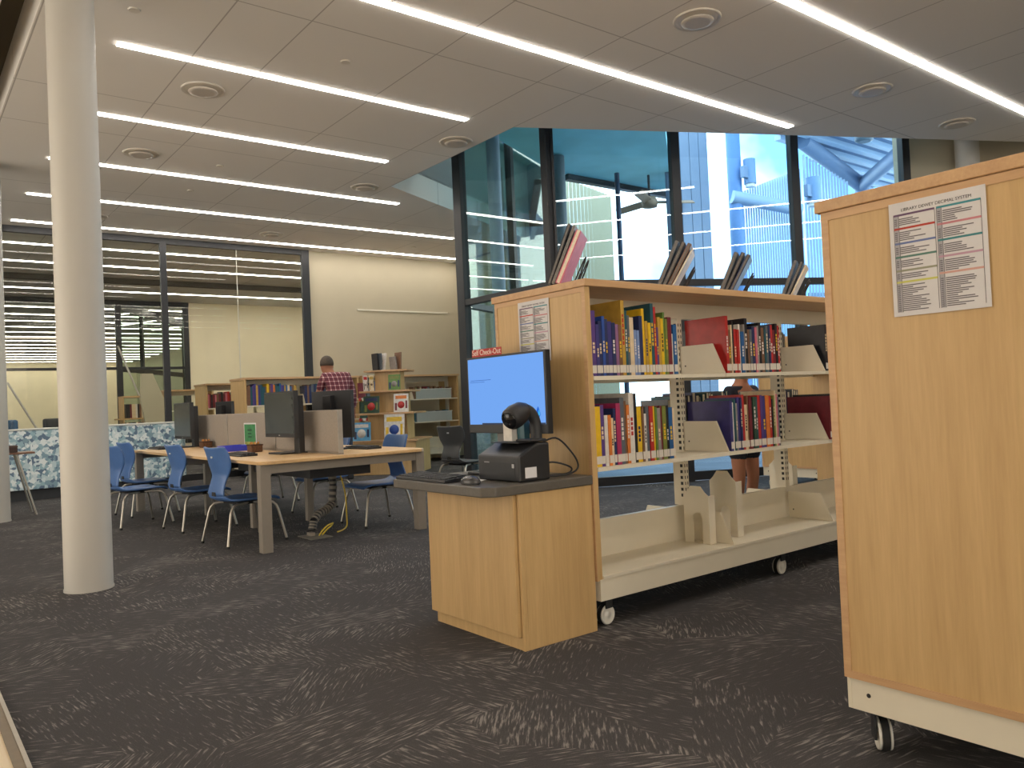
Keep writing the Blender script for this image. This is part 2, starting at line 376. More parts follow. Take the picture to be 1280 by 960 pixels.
# ------------------------------------------------------------ ceiling fittings
def strip(x0, x1, y, label):
    t = thing('ceiling_light', label, 'ceiling light', ((x0+x1)/2, y, ZC), 0, 'linear strip lights in the ceiling')
    L = (x1-x0)/2
    MB().box(-L-.006, L+.006, -.04, .04, -.002, .0005).build('trim_ring', M_metalw, t)
    MB().box(-L, L, -.034, .034, -.009, -.0021).build('diffuser', M_strip, t)
near = [(-2.6, 1.6, -2.99, None), (3.0, 11.5, 0.0, None), (1.34, 11.5, 1.526, None), (3.35, 11.6, 3.05, 'long white strip light at top right, right of the round vents'),
        (1.34, 7.28, 4.565, 'longest white strip light crossing the upper middle, ending above the blue windows'),
        (1.34, 4.34, 6.08, 'white strip light at upper left, its left end clear of the white column'),
        (1.34, 4.33, 7.59, 'white strip light second below the upper left one, starting behind the column'),
        (1.34, 5.35, 9.13, 'white strip light running behind column and ending left of the glazed corner'),
        (1.33, 7.25, 10.68, 'white strip light running past column and behind the dark glazed corner post'),
        (1.33, 8.6, 12.19, 'white strip light right in front of the back glass wall')]
for k, (a, b, y, lb) in enumerate(near):
    if lb is None: lb = 'added white strip light in the ceiling out of view, %s one' % ('farthest', 'middle', 'nearest')[k]  # unlabelled strips lie out of view, added to light the room
    strip(a, b, y, lb)
for k in range(18):
    y = 13.72 + 1.524*k
    strip(-1.5, 9.3, y, 'white strip light seen through the back glass wall, %s beyond the glass' % ORD[k])
strip(-3.5, 9.3, 41.35, 'added strip light brightening the far cream wall beyond the glass')  # extra strip added to brighten the far wall
def vent(x, y, label, r=.14):
    t = thing('ceiling_vent', label, 'air vent', (x, y, ZC), 0, 'round ceiling air vents')
    MB().lathe([(r, -.004), (r+.025, -.012), (r+.03, 0)], n=32).build('outer_ring', M_metalw, t)
    MB().lathe([(r-.005, -.002), (r-.02, -.0015)], n=32).build('dark_gap', M_slot, t)
    MB().lathe([(r*.62, -.03), (r*.8, -.026), (r*.82, -.018), (.02, -.001)], n=32).build('disc', M_vent, t)
for x, y, lb in ((4.60, 3.575, 'round air vent at top of the photo between the two long strip lights'),
                 (7.05, 3.585, 'round white air vent above the right windows'),
                 (8.75, 3.585, 'round air vent near the right edge, last before the beige wall'),
                 (2.09, 6.61, 'round air vent at upper left below the first strip light'),
                 (2.07, 8.55, 'round air vent at left, just right of the white column'),
                 (4.61, 6.66, 'round air vent beside the corner of the ceiling opening'),
                 (4.605, 8.62, 'round air vent left of the dark glazed corner post'),
                 (4.594, 11.6, 'small distant round air vent in front of the back glass wall'),
                 (2.19, 11.55, 'small distant round air vent half hidden by the white column'),
                 (atz(275, 324, ZC).x, atz(275, 324, ZC).y, 'distant round air vent seen through the back glass wall')):
    vent(x, y, lb)
for px, py, lb in ((275, 207, 'tiny white sprinkler cap left of the middle strip lights'), (238, 238, 'tiny white sprinkler cap above the fourth strip light'), (517, 309, 'tiny sprinkler cap near the beige back wall'), (432, 77, 'tiny grey sprinkler cap at top between two strip lights'), (168, 12, 'tiny grey ceiling cap in the top left, near the column')):
    p = atz(px, py, ZC)
    tag(MB().lathe([(.035, -.008), (.04, 0)], n=16).build('ceiling_sprinkler', M_metalw, None, p), lb, 'sprinkler', 'sprinkler caps')
# round white columns
def column(x, y, r, label, z1=ZC):
    t = thing('column', label, 'column', (x, y, 0))
    MB().cyl((0, 0, 0), (0, 0, z1), r, 48).build('shaft', M_white, t)
    MB().cyl((0, 0, 0), (0, 0, .012), r+.004, 48).build('base_ring', M_white, t)
column(.912, 5.30, .130, 'thick round white column standing on the carpet at the left')
column(.835, 9.62, .130, 'round white column at the far left edge of the photo')
q = (W4 + U*.62 - nU*.25)
column(q.x, q.y, .13, 'pale round column against the beige wall at upper right', 4.9)

# ------------------------------------------------------------ books
PAL = {'purple': (88, 62, 128), 'indigo': (62, 58, 120), 'navy': (40, 50, 92), 'royal blue': (48, 80, 156), 'mauve': (142, 100, 138), 'brown': (122, 88, 66),
       'gold': (190, 152, 66), 'teal': (38, 84, 96), 'cream': (222, 200, 164), 'pale blue': (122, 144, 192), 'yellow': (226, 184, 40), 'green': (98, 132, 64),
       'maroon': (116, 40, 50), 'white': (220, 214, 206), 'blue': (36, 92, 150), 'orange': (216, 122, 52), 'magenta': (168, 50, 96), 'slate grey': (92, 98, 106),
       'black': (36, 36, 42), 'red': (180, 46, 44), 'olive': (120, 128, 62), 'pink': (208, 112, 130), 'grey': (146, 140, 136), 'sky blue': (102, 170, 216), 'dark green': (46, 74, 58)}
def bm_(c): return mat('cover_'+c.replace(' ', '_'), PAL[c], .38, var=.12, scale=25)
def book(x, y, z, w, h, d, c, label, group, face=-1, rich=True, lean=0, labelh=.034):
    """book standing with its spine at y facing face*Y; x = centre"""
    b = MB(); s = -face                      # body extends to y + s*d
    t = .0022
    Y0, Y1 = (0, s*d) if s > 0 else (s*d, 0)
    if rich:
        b.box(-w/2, -w/2+t, Y0, Y1, 0, h).box(w/2-t, w/2, Y0, Y1, 0, h)
        sy0, sy1 = (0, t) if s > 0 else (-t, 0)
        b.box(-w/2+t, w/2-t, sy0, sy1, 0, h)
        o = b.build('book', bm_(c), None, (x, y, z+.0008))
        p = MB(); py0, py1 = (t, d-.004) if s > 0 else (-d+.004, -t)
        p.box(-w/2+t, w/2-t, py0, py1, .003, h-.003).build('pages', M_page, o)
        if labelh:
            q = MB(); a, e = (-.0006, 0) if s > 0 else (0, .0006)
            q.box(-w/2+.0006, w/2-.0006, a, e, .012, .012+labelh).build('spine_label', M_tag, o)
            rr_ = rnd.random()
            if rr_ < .6 and w > .012:
                q = MB(); k = rnd.choice((3, 4, 5, 6)); z0 = h*rnd.uniform(.34, .45)
                for i in range(k):
                    hh = h*.055*rnd.uniform(.6, 1.2)
                    q.box(-w*.22, w*.22, a, e, z0, z0+hh); z0 += hh*1.35
                q.build('spine_title', bm_(rnd.choice(('white', 'cream', 'yellow', 'white') if c not in ('white', 'cream', 'yellow', 'gold') else ('navy', 'black', 'red'))), o)
    else:
        b.box(-w/2, w/2, Y0, Y1, 0, h)
        o = b.build('book', bm_(c), None, (x, y, z+.0008))
    if lean: o.rotation_euler = (0, lean, 0)
    tag(o, label, 'book', group)
    return o
def row(x0, y, z, spec, where, group, face=-1, rich=True, gap=.0008, depth=(.15, .2), jitter=.006, side='left'):
    """spec: list of (colour, height, width)"""
    x = x0; cnt = {}
    for i, sp in enumerate(spec):
        c, h, w = sp[:3]
        d = sp[3] if len(sp) > 3 else max(depth[0], min(depth[1]+.04, h*.72))
        th = 'thin' if w < .016 else ('thick' if w > .03 else '')
        tl = 'tall' if h > .29 else ('short' if h < .2 else '')
        lb = ' '.join(t for t in (tl, th, c, 'book,', ORD[i], 'from the left', where) if t)
        book(x+w/2, y + (-face)*(rnd.random()*jitter), z, w, h, d, c, lb, group, face, rich)
        x += w+gap
    return x

# ------------------------------------------------------------ mobile double-faced bookcase
ZS1, ZS2, ZD = 1.087, .692, .228
def bookcase(loc, label, bays=3, bw=.915, D=.65, far=False, rotz=0, swivel=False):
    t = thing('bookcase', label, 'bookcase', loc, rotz, 'mobile library bookcases')
    L = bays*bw + .05
    for x in (0, L-.028):
        e = MB().box(x, x+.028, .002, D-.002, .209, 1.474).build('end_panel', M_maple, t, bevel=.002)
        if not far:
            s = -.0035 if x == 0 else .028
            m_ = MB()
            x0, x1 = x+s, x+s+.0035
            for a, b, c, d in ((.002, .022, .209, 1.474), (D-.022, D-.002, .209, 1.474), (.022, D-.022, .209, .228), (.022, D-.022, 1.452, 1.474)):
                m_.box(x0, x1, a, b, c, d)
            m_.build('edge_band', M_mapleH, e)
    MB().box(-.012, L+.012, -.012, D+.012, 1.475, 1.507).build('top', M_maplex, t, bevel=.003)
    b = MB()
    for y0, y1 in ((0, .012), (D-.012, D)): b.box(.012, L-.012, y0, y1, .121, .214).box(.03, L-.03, y0-.004 if y0 == 0 else y0, y1 if y0 == 0 else y1+.004, .214, .228)
    b.box(.012, .024, .012, D-.012, .121, .209).box(L-.024, L-.012, .012, D-.012, .121, .209)
    pl = b.build('plinth', M_shelfm, t, bevel=.0015)
    s = MB()
    for x in (.0112,):
        for y in (.06, D-.06): s.cyl((x, y, .167), (x+.003, y, .167), .006, 12)
    s.build('screw', M_slot, pl)
    MB().box(.03, L-.03, .012, D-.012, .214, .2275).build('base_shelf', M_shelfm, t)
    MB().box(.03, L-.03, D/2-.014, D/2+.014, .2275, .405).build('base_back_panel', M_shelfm, t)
    MB().box(.03, L-.03, D/2-.02, D/2+.02, 1.392, 1.4745).build('top_rail', M_shelfm, t)
    for k in range(bays+1):
        x = .03+k*bw
        x = min(max(x, .055), L-.055)
        u = MB().box(x-.018, x+.018, D/2-.036, D/2+.036, .406, 1.391)
        if not far:
            for j in range(30):
                z = .45+j*.031
                for yy in (D/2-.0365, D/2+.0355): u.box(x-.012, x-.006, yy, yy+.001, z, z+.016, 1).box(x+.006, x+.012, yy, yy+.001, z, z+.016, 1)
                u.box(x-.0185, x-.0175, D/2-.028, D/2-.012, z, z+.016, 1)
        u.build('upright', [M_shelfm, M_slot], t)
    yc = D/2
    for z in (ZS1, ZS2, ZD):
        for k in range(bays):
            xa, xb = .032+k*bw, .032+(k+1)*bw-.004
            for side in (0, 1):
                y0, y1 = (.004, yc-.045) if side == 0 else (yc+.045, D-.004)
                if z != ZD:
                    sh = MB().box(xa, xb, y0, y1, z-.004, z)
                    yf0, yf1 = (y0, y0+.006) if side == 0 else (y1-.006, y1)
                    sh.box(xa, xb, yf0, yf1, z-.018, z-.0041)
                    sh = sh.build('shelf', M_shelfm, t)
                else: sh = None
                def pl_(x):
                    yf, yb = (y0+.004, yc-.04) if side == 0 else (y1-.004, yc+.04)
                    sgn = 1 if side == 0 else -1
                    h = .155
                    m_ = MB().prism([(yf, z+.001), (yf+sgn*.07, z+h), (yb, z+h), (yb, z+.001)], x, x+.0025, 'x')
                    if not far and side == 0:
                        m_.cyl((x-.0006, yb-sgn*.03, z+.05), (x+.0031, yb-sgn*.03, z+.05), .0045, 10, 1)
                    return m_
                for x in (xa+.0005, xb-.003):
                    if far and x > xa+.01: continue
                    pl_(x).build('bracket', [M_shelfm, M_slot], sh if sh else t)
    if not far:
        n = max(2, bays)
        for x in ([.085, 1.39, 2.69] if bays == 3 else [.085, L-.085]):
            for y in (.055, D-.055):
                q = MB().cyl((0, -.010, 0), (0, .010, 0), .045, 28, 1)
                for sy in (-1, 1):
                    q.lathe([(.0, sy*.0165), (.012, sy*.0165), (.013, sy*.0145), (.034, sy*.0145), (.036, sy*.0175), (.041, sy*.0175), (.043, sy*.0101), (0, sy*.0101)], n=28, axis='y')
                w = q.build('caster', [M_caster, M_rubber], t, (x, y, .0452), .70 if swivel else .06)
                MB().box(-.02, .02, .019, .026, -.012, .07).box(-.02, .02, -.026, -.019, .03, .07).box(-.022, .022, -.026, .026, .067, .0753).build('fork', M_blackm, w)
    return t
bookcase((2.373, 2.505, 0), 'maple-ended mobile bookcase with white metal shelves and rows of books beside the kiosk')
bookcase((2.04, .551, 0), 'large maple bookcase end filling the right edge of the photo', swivel=True)
XB = 2.373
row1 = [('purple', .285, .026), ('indigo', .225, .018), ('navy', .24, .02), ('royal blue', .262, .016), ('navy', .25, .017), ('indigo', .24, .024), ('navy', .235, .022),
        ('mauve', .228, .018), ('brown', .226, .02), ('gold', .338, .021, .2), ('teal', .292, .014, .2), ('slate grey', .27, .014), ('cream', .262, .029), ('pale blue', .206, .016), ('pale blue', .204, .016),
        ('navy', .27, .022, .22), ('yellow', .305, .016, .22), ('gold', .248, .018), ('yellow', .24, .018), ('teal', .33, .02, .24), ('red', .315, .014), ('purple', .22, .013), ('gold', .268, .019), ('yellow', .262, .018), ('green', .292, .012), ('olive', .262, .016),
        ('maroon', .27, .026), ('white', .192, .01), ('blue', .236, .024)]
row(XB+.036, 2.516, ZS1, row1, 'on upper shelf nearest the kiosk', 'books on the upper shelf of the middle bookcase')
row2 = [('yellow', .262, .032), ('purple', .268, .022, .2), ('white', .222, .02), ('orange', .222, .018), ('cream', .208, .016), ('navy', .25, .016), ('magenta', .272, .026), ('slate grey', .296, .026, .23), ('brown', .28, .012), ('orange', .262, .018), ('white', .316, .03, .23),
        ('black', .312, .016), ('yellow', .252, .03), ('brown', .25, .014), ('white', .218, .014), ('slate grey', .25, .02), ('red', .25, .024), ('yellow', .25, .014), ('green', .245, .012), ('grey', .24, .02), ('maroon', .25, .014), ('olive', .248, .026), ('black', .25, .016), ('blue', .24, .026), ('cream', .236, .012)]
row(XB+.0365, 2.516, ZS2, row2, 'on lower shelf nearest the kiosk', 'books on the lower shelf of the middle bookcase')
row3 = [('red', .29, .02, .26), ('brown', .22, .02), ('cream', .245, .01), ('black', .265, .014), ('red', .225, .022), ('red', .222, .018), ('white', .25, .012), ('blue', .212, .024), ('grey', .25, .012), ('black', .282, .024, .24), ('brown', .225, .016), ('slate grey', .226, .02), ('navy', .24, .022),
        ('pink', .236, .016), ('grey', .245, .014), ('black', .262, .022), ('brown', .235, .024), ('teal', .23, .016), ('slate grey', .248, .022), ('navy', .25, .016), ('red', .252, .02), ('maroon', .226, .024), ('black', .26, .02), ('red', .25, .016)]
row(XB+.945+.032, 2.520, ZS1, row3, 'on middle bookcase upper shelf, second bay', 'books on the upper shelf of the middle bookcase')
row4 = [('indigo', .255, .02, .27), ('white', .245, .012), ('teal', .262, .012), ('grey', .24, .014), ('indigo', .27, .022), ('navy', .268, .014), ('red', .282, .02), ('cream', .23, .022), ('brown', .275, .014), ('maroon', .268, .022), ('black', .26, .012), ('dark green', .268, .026), ('teal', .266, .016), ('red', .275, .022), ('purple', .275, .018), ('indigo', .27, .026),
        ('orange', .272, .03), ('red', .268, .02), ('black', .25, .012), ('olive', .27, .014), ('cream', .296, .012), ('pink', .276, .012), ('slate grey', .26, .016)]
row(XB+.945+.032, 2.518, ZS2, row4, 'on middle bookcase lower shelf, second bay', 'books on the lower shelf of the middle bookcase')
row5 = [('black', .268, .024, .24), ('red', .25, .016, .2), ('indigo', .24, .02, .2), ('brown', .23, .02), ('navy', .24, .022)]
row(XB+1.86+.034, 2.522, ZS1, row5, 'on middle bookcase upper shelf, third bay', 'books on the upper shelf of the middle bookcase')
row6 = [('maroon', .25, .026, .27), ('black', .262, .024, .25), ('brown', .24, .02), ('red', .25, .02)]
row(XB+1.86+.034, 2.520, ZS2, row6, 'on middle bookcase lower shelf, third bay', 'books on the lower shelf of the middle bookcase')
# books on the far side, seen over the front rows
def rr_spec(n, cols, h0, h1):
    return [(rnd.choice(cols), rnd.uniform(h0, h1), rnd.uniform(.016, .032)) for _ in range(n)]
dk = ['black', 'navy', 'slate grey', 'teal', 'dark green']
row(XB+.04, 3.14, ZS2, rr_spec(15, dk, .29, .31), 'on lower shelf far side, kiosk end', 'books on the far side of the middle bookcase', face=1, depth=(.2, .22))
row(XB+.99, 3.14, ZS2, [('slate grey', .27, .03), ('red', .255, .026), ('grey', .25, .03)] + rr_spec(18, dk, .275, .305), 'on lower shelf far side, second bay', 'books on the far side of the middle bookcase', face=1, depth=(.2, .24))
row(XB+1.90, 3.14, ZS2, rr_spec(12, dk, .28, .3), 'on lower shelf far side, third bay', 'books on the far side of the middle bookcase', face=1, depth=(.2, .24))
row(XB+1.30, 3.14, ZS1, rr_spec(9, ['black', 'navy', 'slate grey'], .262, .272), 'on upper shelf far side, second bay', 'books on the far side of the middle bookcase', face=1, depth=(.18, .2))
row(XB+1.90, 3.14, ZS1, [('brown', .2, .02), ('black', .21, .022), ('grey', .2, .02)] + rr_spec(8, ['black', 'navy'], .25, .268), 'on upper shelf far side, third bay', 'books on the far side of the middle bookcase', face=1, depth=(.18, .2))

def bookend(x, y, z, label, h=.30, w=.15, rotz=0, flange=.05):
    t = thing('bookend', label, 'bookend', (x, y, z), rotz, 'white metal bookends')
    o = []
    k = 10
    r = .028
    arch = [(.045+r-r*math.cos(PI*i/k) - .0, .13+r*math.sin(PI*i/k)) for i in range(k+1)]
    poly = [(0, 0), (.045, 0)] + arch + [(.045+2*r, 0), (w, 0), (w, h*.84), (w*.86, h*.9), (w*.7, h), (w*.3, h), (w*.14, h*.9), (0, h*.84)]
    MB().prism(poly, 0, .0025, 'x').build('upright_plate', M_shelfm, t)
    MB().box(.0026, flange, 0, .0025, 0, h*.84).box(.0026, flange, .0026, w, 0, .002).build('foot_plate', M_shelfm, t)
    return t
bookend(3.245, 2.60, .2285, 'white arched bookend on the empty base shelf, nearer of two', .29, .16)
bookend(3.50, 2.62, .2285, 'taller white arched bookend on the empty base shelf, farther of two', .345, .17)
bookend(4.50, 2.93, .2285, 'white bookend at the right on far side of the base shelf', .33, .17)

# magazine stands on the bookcase top
def mag_stand(x, label_stand, mags, spread, rz, yc=2.80):
    z0 = 1.5075
    t = thing('wire_easel', label_stand, 'book stand', (x, yc, z0), rz, 'black wire easels on the bookcase top')
    n_ = len(mags); Rz = Matrix.Rotation(rz, 3, 'Z')
    xl = 0.0; lastang = math.radians(spread[1])
    xs_ = []
    for i in range(n_):
        xs_.append(xl); xl += (mags[i][2]+(mags[i+1][2] if i+1 < n_ else mags[i][2]))/2*1.16+.0012
    xl += .016
    for s in (-1, 1):
        pts = [(xl+.10, s*.075, .0035), (xl, s*.075, .0035)]
        for i in range(13):
            a = PI*i/12; h_ = .125*math.sin(a)
            pts.append((xl+.004+h_*math.tan(lastang), s*.075 - s*.03*(1-math.cos(a)), .004+h_))
        pts.append((xl+.10, s*.015, .0035))
        MB().tube(pts, .0036, 6).build('wire_loop', M_black, t)
    MB().tube([(-.03, -.075, .0035), (xl+.1, -.075, .0035), (xl+.1, .075, .0035), (-.03, .075, .0035)], .0028, 6).build('base_wire', M_black, t)
    for i, (c, h, w, d, lb) in enumerate(mags):
        ang = math.radians(spread[0] + (spread[1]-spread[0])*i/max(1, n_-1))
        p_ = Rz @ Vector((xs_[i]-.02, .002*i, .012)) + Vector((x, yc, z0))
        m = MB().box(-w/2, w/2, -d/2, d/2, 0, h).build('magazine', bm_(c), None, p_)
        MB().box(-w*.28, w*.28, -d/2-.0006, d/2+.0006, .003, h+.001).build('pages', M_page if c in ('pink', 'white', 'cream') else mat('grey_pages', (120, 116, 112), .8, var=.3, scale=200), m)
        m.rotation_euler = (Matrix.Rotation(rz, 3, 'Z') @ Matrix.Rotation(ang, 3, 'Y')).to_euler()
        tag(m, lb, 'magazine', 'magazines in the wire easels')
def mgs(sp, h, where):
    od = ('leftmost', 'second', 'third', 'fourth')
    return [(c, h*hh, w, .205, '%s magazine leaning in the %s wire easel, %s of its bundle' % (c, where, od[i])) for i, (c, hh, w) in enumerate(sp)]
mag_stand(2.475, 'black wire easel holding a pink-paged magazine at the near end of the bookcase top', mgs((('black', 1, .016), ('grey', .98, .012), ('pink', .9, .024)), .285, 'nearest'), (22, 25), math.radians(-51))
mag_stand(3.20, 'black wire easel second from the kiosk end on the bookcase top', mgs((('slate grey', 1, .02), ('black', .98, .022), ('brown', .96, .02), ('white', .86, .008)), .275, 'second'), (25, 31), math.radians(-53))
mag_stand(3.72, 'black wire easel third from the kiosk end on the bookcase top', mgs((('slate grey', 1, .022), ('black', 1, .02), ('navy', .96, .02)), .255, 'third'), (24, 29), math.radians(-57))
mag_stand(4.32, 'black wire easel farthest along the bookcase top, by the right bookcase', mgs((('slate grey', 1, .02), ('black', .97, .02), ('cream', .92, .01)), .25, 'farthest'), (22, 28), math.radians(-61))

# printed subject charts taped to the two end panels
def chart(x, y0, y1, z0, z1, label, tilt=0):
    t = thing('paper_chart', label, 'paper', (x, (y0+y1)/2, (z0+z1)/2), 0, 'printed charts on bookcase ends')
    w = (y1-y0)/2; h = (z1-z0)/2
    MB().box(-.0012, -.0002, -w, w, -h, h).build('sheet', M_paper, t)
    X0, X1 = -.0017, -.0012
    text_mesh('heading', 'LIBRARY DEWEY DECIMAL SYSTEM', h*.075, M_inkd, t, T_negx(-.0013, 0, h*.86), .0003)
    bars = MB(); cols = []
    seq = [('#', .76, (108, 84, 112)), ('#', .52, (186, 70, 58)), ('#', .26, (110, 124, 172)), ('#', .02, (90, 128, 118)), ('#', -.22, (150, 150, 130)), ('#', -.42, (206, 204, 110))]
    seq2 = [(.76, (72, 142, 152)), (.47, (196, 130, 138)), (.2, (70, 134, 140)), (-.08, (190, 150, 170)), (-.36, (206, 160, 150))]
    def group(nm, yl, yr, zs):
        for (z, c) in zs:
            MB().box(X0, X1, -yl, -yr, h*z, h*(z+.035)).build('heading_bar', mat('bar_%d_%d_%d' % c, c, .8, var=0), t)
    group('l', -w*.9, -w*.02, [(z, c) for _, z, c in seq])
    group('r', w*.02, w*.9, seq2)
    tx = MB(); r2 = random.Random(3)
    for col, yl in ((0, -w*.9), (1, w*.02)):
        hz = [q[1] for q in seq] if col == 0 else [q[0] for q in seq2]
        z = .73
        while z > -.93:
            if not any(abs(z-q) < .05 for q in hz):
                tx.box(X0, X1, -(yl+w*.02), -(yl+w*.075), h*z, h*(z+.017))
                tx.box(X0, X1, -(yl+w*.12), -(yl+w*(.32+.42*r2.random())), h*z, h*(z+.018))
            z -= .0335
    tx.build('text_rows', M_ink, t)
    rl_ = MB()
    for yy in (-w*.9, -w*.79, -w*.02, w*.02, w*.12, w*.9): rl_.box(X0, X1, -yy-.0006, -yy+.0006, -h*.93, h*.78)
    for yy in (-w*.845, w*.07): rl_.box(X0+.0002, X1+.0001, -yy-w*.045, -yy+w*.045, -h*.93, h*.76, 1)
    rl_.build('table_rules', [M_ink, mat('grey_column', (168, 166, 172), .8, var=0)], t)
    return t
chart(2.04-.004, .779, 1.009, 1.168, 1.456, 'white printed library subject chart on the end of the large right bookcase')
chart(2.373-.004, 2.742, 2.966, 1.171, 1.456, 'white printed library subject chart on the bookcase end behind the monitor')

# ------------------------------------------------------------ self check-out kiosk
k = thing('kiosk_cabinet', 'maple kiosk cabinet with charcoal countertop against the middle bookcase end', 'cabinet', (1.971, 2.517, 0))
KD = .665; KW = .396
MB().box(.02, KW, .0, .018, .0, .622).box(.02, KW, KD-.018, KD, .0, .622).box(.02, KW, .018, KD-.018, .05, .622).box(.0, .0199, .0, .0179, 0, .622).build('carcass', M_maple, k, bevel=.0015)
MB().box(.004, .02, .0181, KD-.0181, 0, .0475).build('toe_kick', M_maple, k)
MB().box(-.016, .006, .022, KD-.002, .052, .618).build('door', M_maple, k, bevel=.002)
ct = MB().prism([(-.165, .03), (-.12, -.012), (.398, -.012), (.398, .71), (-.165, .71)], .624, .664)
ct.build('countertop', M_counter, k, bevel=.005)
# monitor
m = thing('monitor', 'black desktop monitor with lit blue screen on the kiosk', 'monitor', (2.205, 2.885, .6645))
Hm = .205
MB().box(0, .03, -.292, .292, .185, .545).build('bezel', M_black, m, bevel=.003)
MB().box(.03, .06, -.2, .2, .23, .5).build('rear_housing', M_blackm, m, bevel=.01)
s_ = MB().box(-.0015, -.0002, -.28, .28, .226, .535).build('screen', M_screen, m)
lg = MB()
MB().box(-.0022, -.0016, .10, .26, .4325, .4345).box(-.0022, -.0016, .15, .265, .4245, .4262).build('screen_text_lines', emit('screen_dark_blue', (.03, .09, .36), 1.0), s_)
dr = [(math.cos(a)*.0155*(1 if math.sin(a) < 0 else 1-math.sin(a)*.6), math.sin(a)*(.016 if math.sin(a) < 0 else .03)) for a in [2*PI*i/24 for i in range(24)]]
MB().prism([(-.233+u, .272+v) for u, v in dr], -.0022, -.0016, 'x').build('screen_logo', emit('screen_logo_blue', (.02, .13, .62), 1.0), s_)
MB().prism([(-.240+u*.45, .272+v*.55) for u, v in dr], -.0028, -.0023, 'x').build('screen_logo_tip', emit('screen_logo_cyan', (.06, .42, .78), 1.0), s_)
MB().box(-.0022, -.0016, -.28, .18, .226, .233).build('screen_task_bar', emit('screen_task_grey', (.045, .055, .09), 1.0), s_)
text_mesh('bezel_mark', 'DELL', .014, mat('silver_mark', (150, 150, 154), .4, var=0), m, T_negx(-.0004, .0, .205), .0003)
MB().box(.035, .06, .03, .12, .02, .26).build('stand_column', mat('silver_grey_plastic', (112, 110, 108), .4), m, bevel=.006)
MB().box(-.10, .10, -.05, .18, 0, .014).build('stand_foot', M_black, m, bevel=.005)
sg = thing('sign', 'small red Self Check-Out sign standing on top of the kiosk monitor', 'sign', (2.217, 3.03, 1.2100))
MB().box(0, .003, -.115, .115, 0, .036).build('plate', mat('red_sign', (176, 44, 36), .5, var=.03), sg)
text_mesh('lettering', 'Self Check-Out', .036, mat('white_lettering', (238, 226, 214), .6, var=0), sg, T_negx(-.0004, 0, .019), .0003)
# receipt printer with scanner on top
p = thing('receipt_printer', 'black receipt printer with white sticker in front of the kiosk monitor', 'printer', (2.0, 2.543, .6645))
MB().prism([(0, 0), (.165, 0), (.165, .155), (.1, .155), (.02, .115), (0, .105)], 0, .285, 'y').build('body', M_black, p, bevel=.008)
MB().prism([(-.0015, .02), (-.0015, .08), (.0, .08), (.0, .02)], .03, .25, 'y').build('front_cover', M_blackm, p)
MB().box(.03, .09, -.0012, 0, .015, .058).build('sticker', M_paper, p)
MB().box(-.0025, -.0016, .03, .045, .058, .074).build('button', mat('light_button', (170, 170, 172), .4, var=0), p)
MB().box(-.0025, -.0016, .2, .235, .075, .08).build('maker_mark', mat('grey_mark', (130, 130, 134), .4, var=0), p)
MB().box(.04, .13, .05, .24, .1555, .158).build('paper_slot', M_slot, p)
sc_ = thing('barcode_scanner', 'black barcode scanner with round head curving over the receipt printer', 'scanner', (2.115, 2.60, .8230))
MB().box(-.045, .045, -.05, .05, 0, .012).build('base', M_black, sc_, bevel=.006)
arc = []
for i in range(10):
    a = -.25 + 1.75*i/9
    arc.append((.06*math.cos(a)-.03, .0, .05+.085*math.sin(a)))
arm = MB().tube([(.03, 0, .006)] + arc[1:], .024, 14).build('arm', M_blackm, sc_)
hd = MB().lathe([(.0, -.062), (.036, -.06), (.042, -.05), (.045, -.02), (.04, .02), (.024, .05), (0, .058)], n=28, axis='x')
ho = hd.build('head', M_black, sc_, (-.055, 0.008, .118)); ho.scale = (1.08, 1.1, 1.1)
ho.rotation_euler = (0, math.radians(-22), math.radians(12))
MB().lathe([(.0, -.0635), (.033, -.0632), (.033, -.061)], n=24, axis='x').build('lens', mat('dark_gloss_lens', (20, 20, 24), .1, var=0), ho)
# two small boxes behind the scanner
for (x, y, w, d, h, c, lb) in ((2.13, 2.76, .03, .06, .115, 'white', 'small white and blue box standing behind the barcode scanner'), (2.155, 2.70, .03, .05, .115, 'teal', 'small dark blue box beside the white box behind the scanner')):
    o = MB().box(-w/2, w/2, -d/2, d/2, 0, h).build('small_box', bm_(c), None, (x, y, .82), bevel=.002); tag(o, lb, 'box')
    MB().box(-w/2-.001, w/2+.001, -d/2-.001, d/2+.001, h*.8, h).build('lid_band', bm_('royal blue' if c == 'white' else 'navy'), o)
kb = thing('keyboard', 'black computer keyboard on the left of the kiosk countertop', 'keyboard', (1.872, 3.02, .6642))
MB().prism([(-.055, 0), (.075, 0), (.075, .022), (-.055, .012)], -.2, .2, 'y').build('case', M_black, kb, bevel=.003)
ky = MB()
for i in range(5):
    for j in range(15):
        x = -.046+i*.0235; z = .0125+(x+.055)*.077
        ky.box(x, x+.019, -.19+j*.0255, -.19+j*.0255+.021, z, z+.006)
ky.build('keys', M_blackm, kb)
ms = thing('mouse', 'small dark computer mouse on the kiosk countertop by the keyboard', 'mouse', (1.868, 2.70, .6642))
mm = MB().lathe([(.03, 0), (.033, .008), (.03, .02), (.018, .031), (.004, .034)], n=24).build('shell', mat('grey_black_gloss', (70, 70, 72), .25), ms); mm.scale = (1.0, 1.7, 1)
MB().cyl((-.0, .03, .026), (-.0, .04, .026), .005, 10).build('wheel', M_rubber, ms)
pp = MB().box(-.05, .05, -.04, .04, 0, .0008).build('paper_slip', M_paper, None, (1.96, 2.80, .6645), .5); tag(pp, 'loose white paper slip on the countertop behind the mouse', 'paper')
cb = MB()
cb.tube(smooth([(2.16, 2.62, .80), (2.25, 2.60, .83), (2.32, 2.575, .76), (2.345, 2.57, .70), (2.30, 2.58, .672), (2.2, 2.60, .67)]), .004, 8)
tag(cb.build('cable', M_black), 'black cable looping behind the printer down to the countertop', 'cable')
cb = MB()
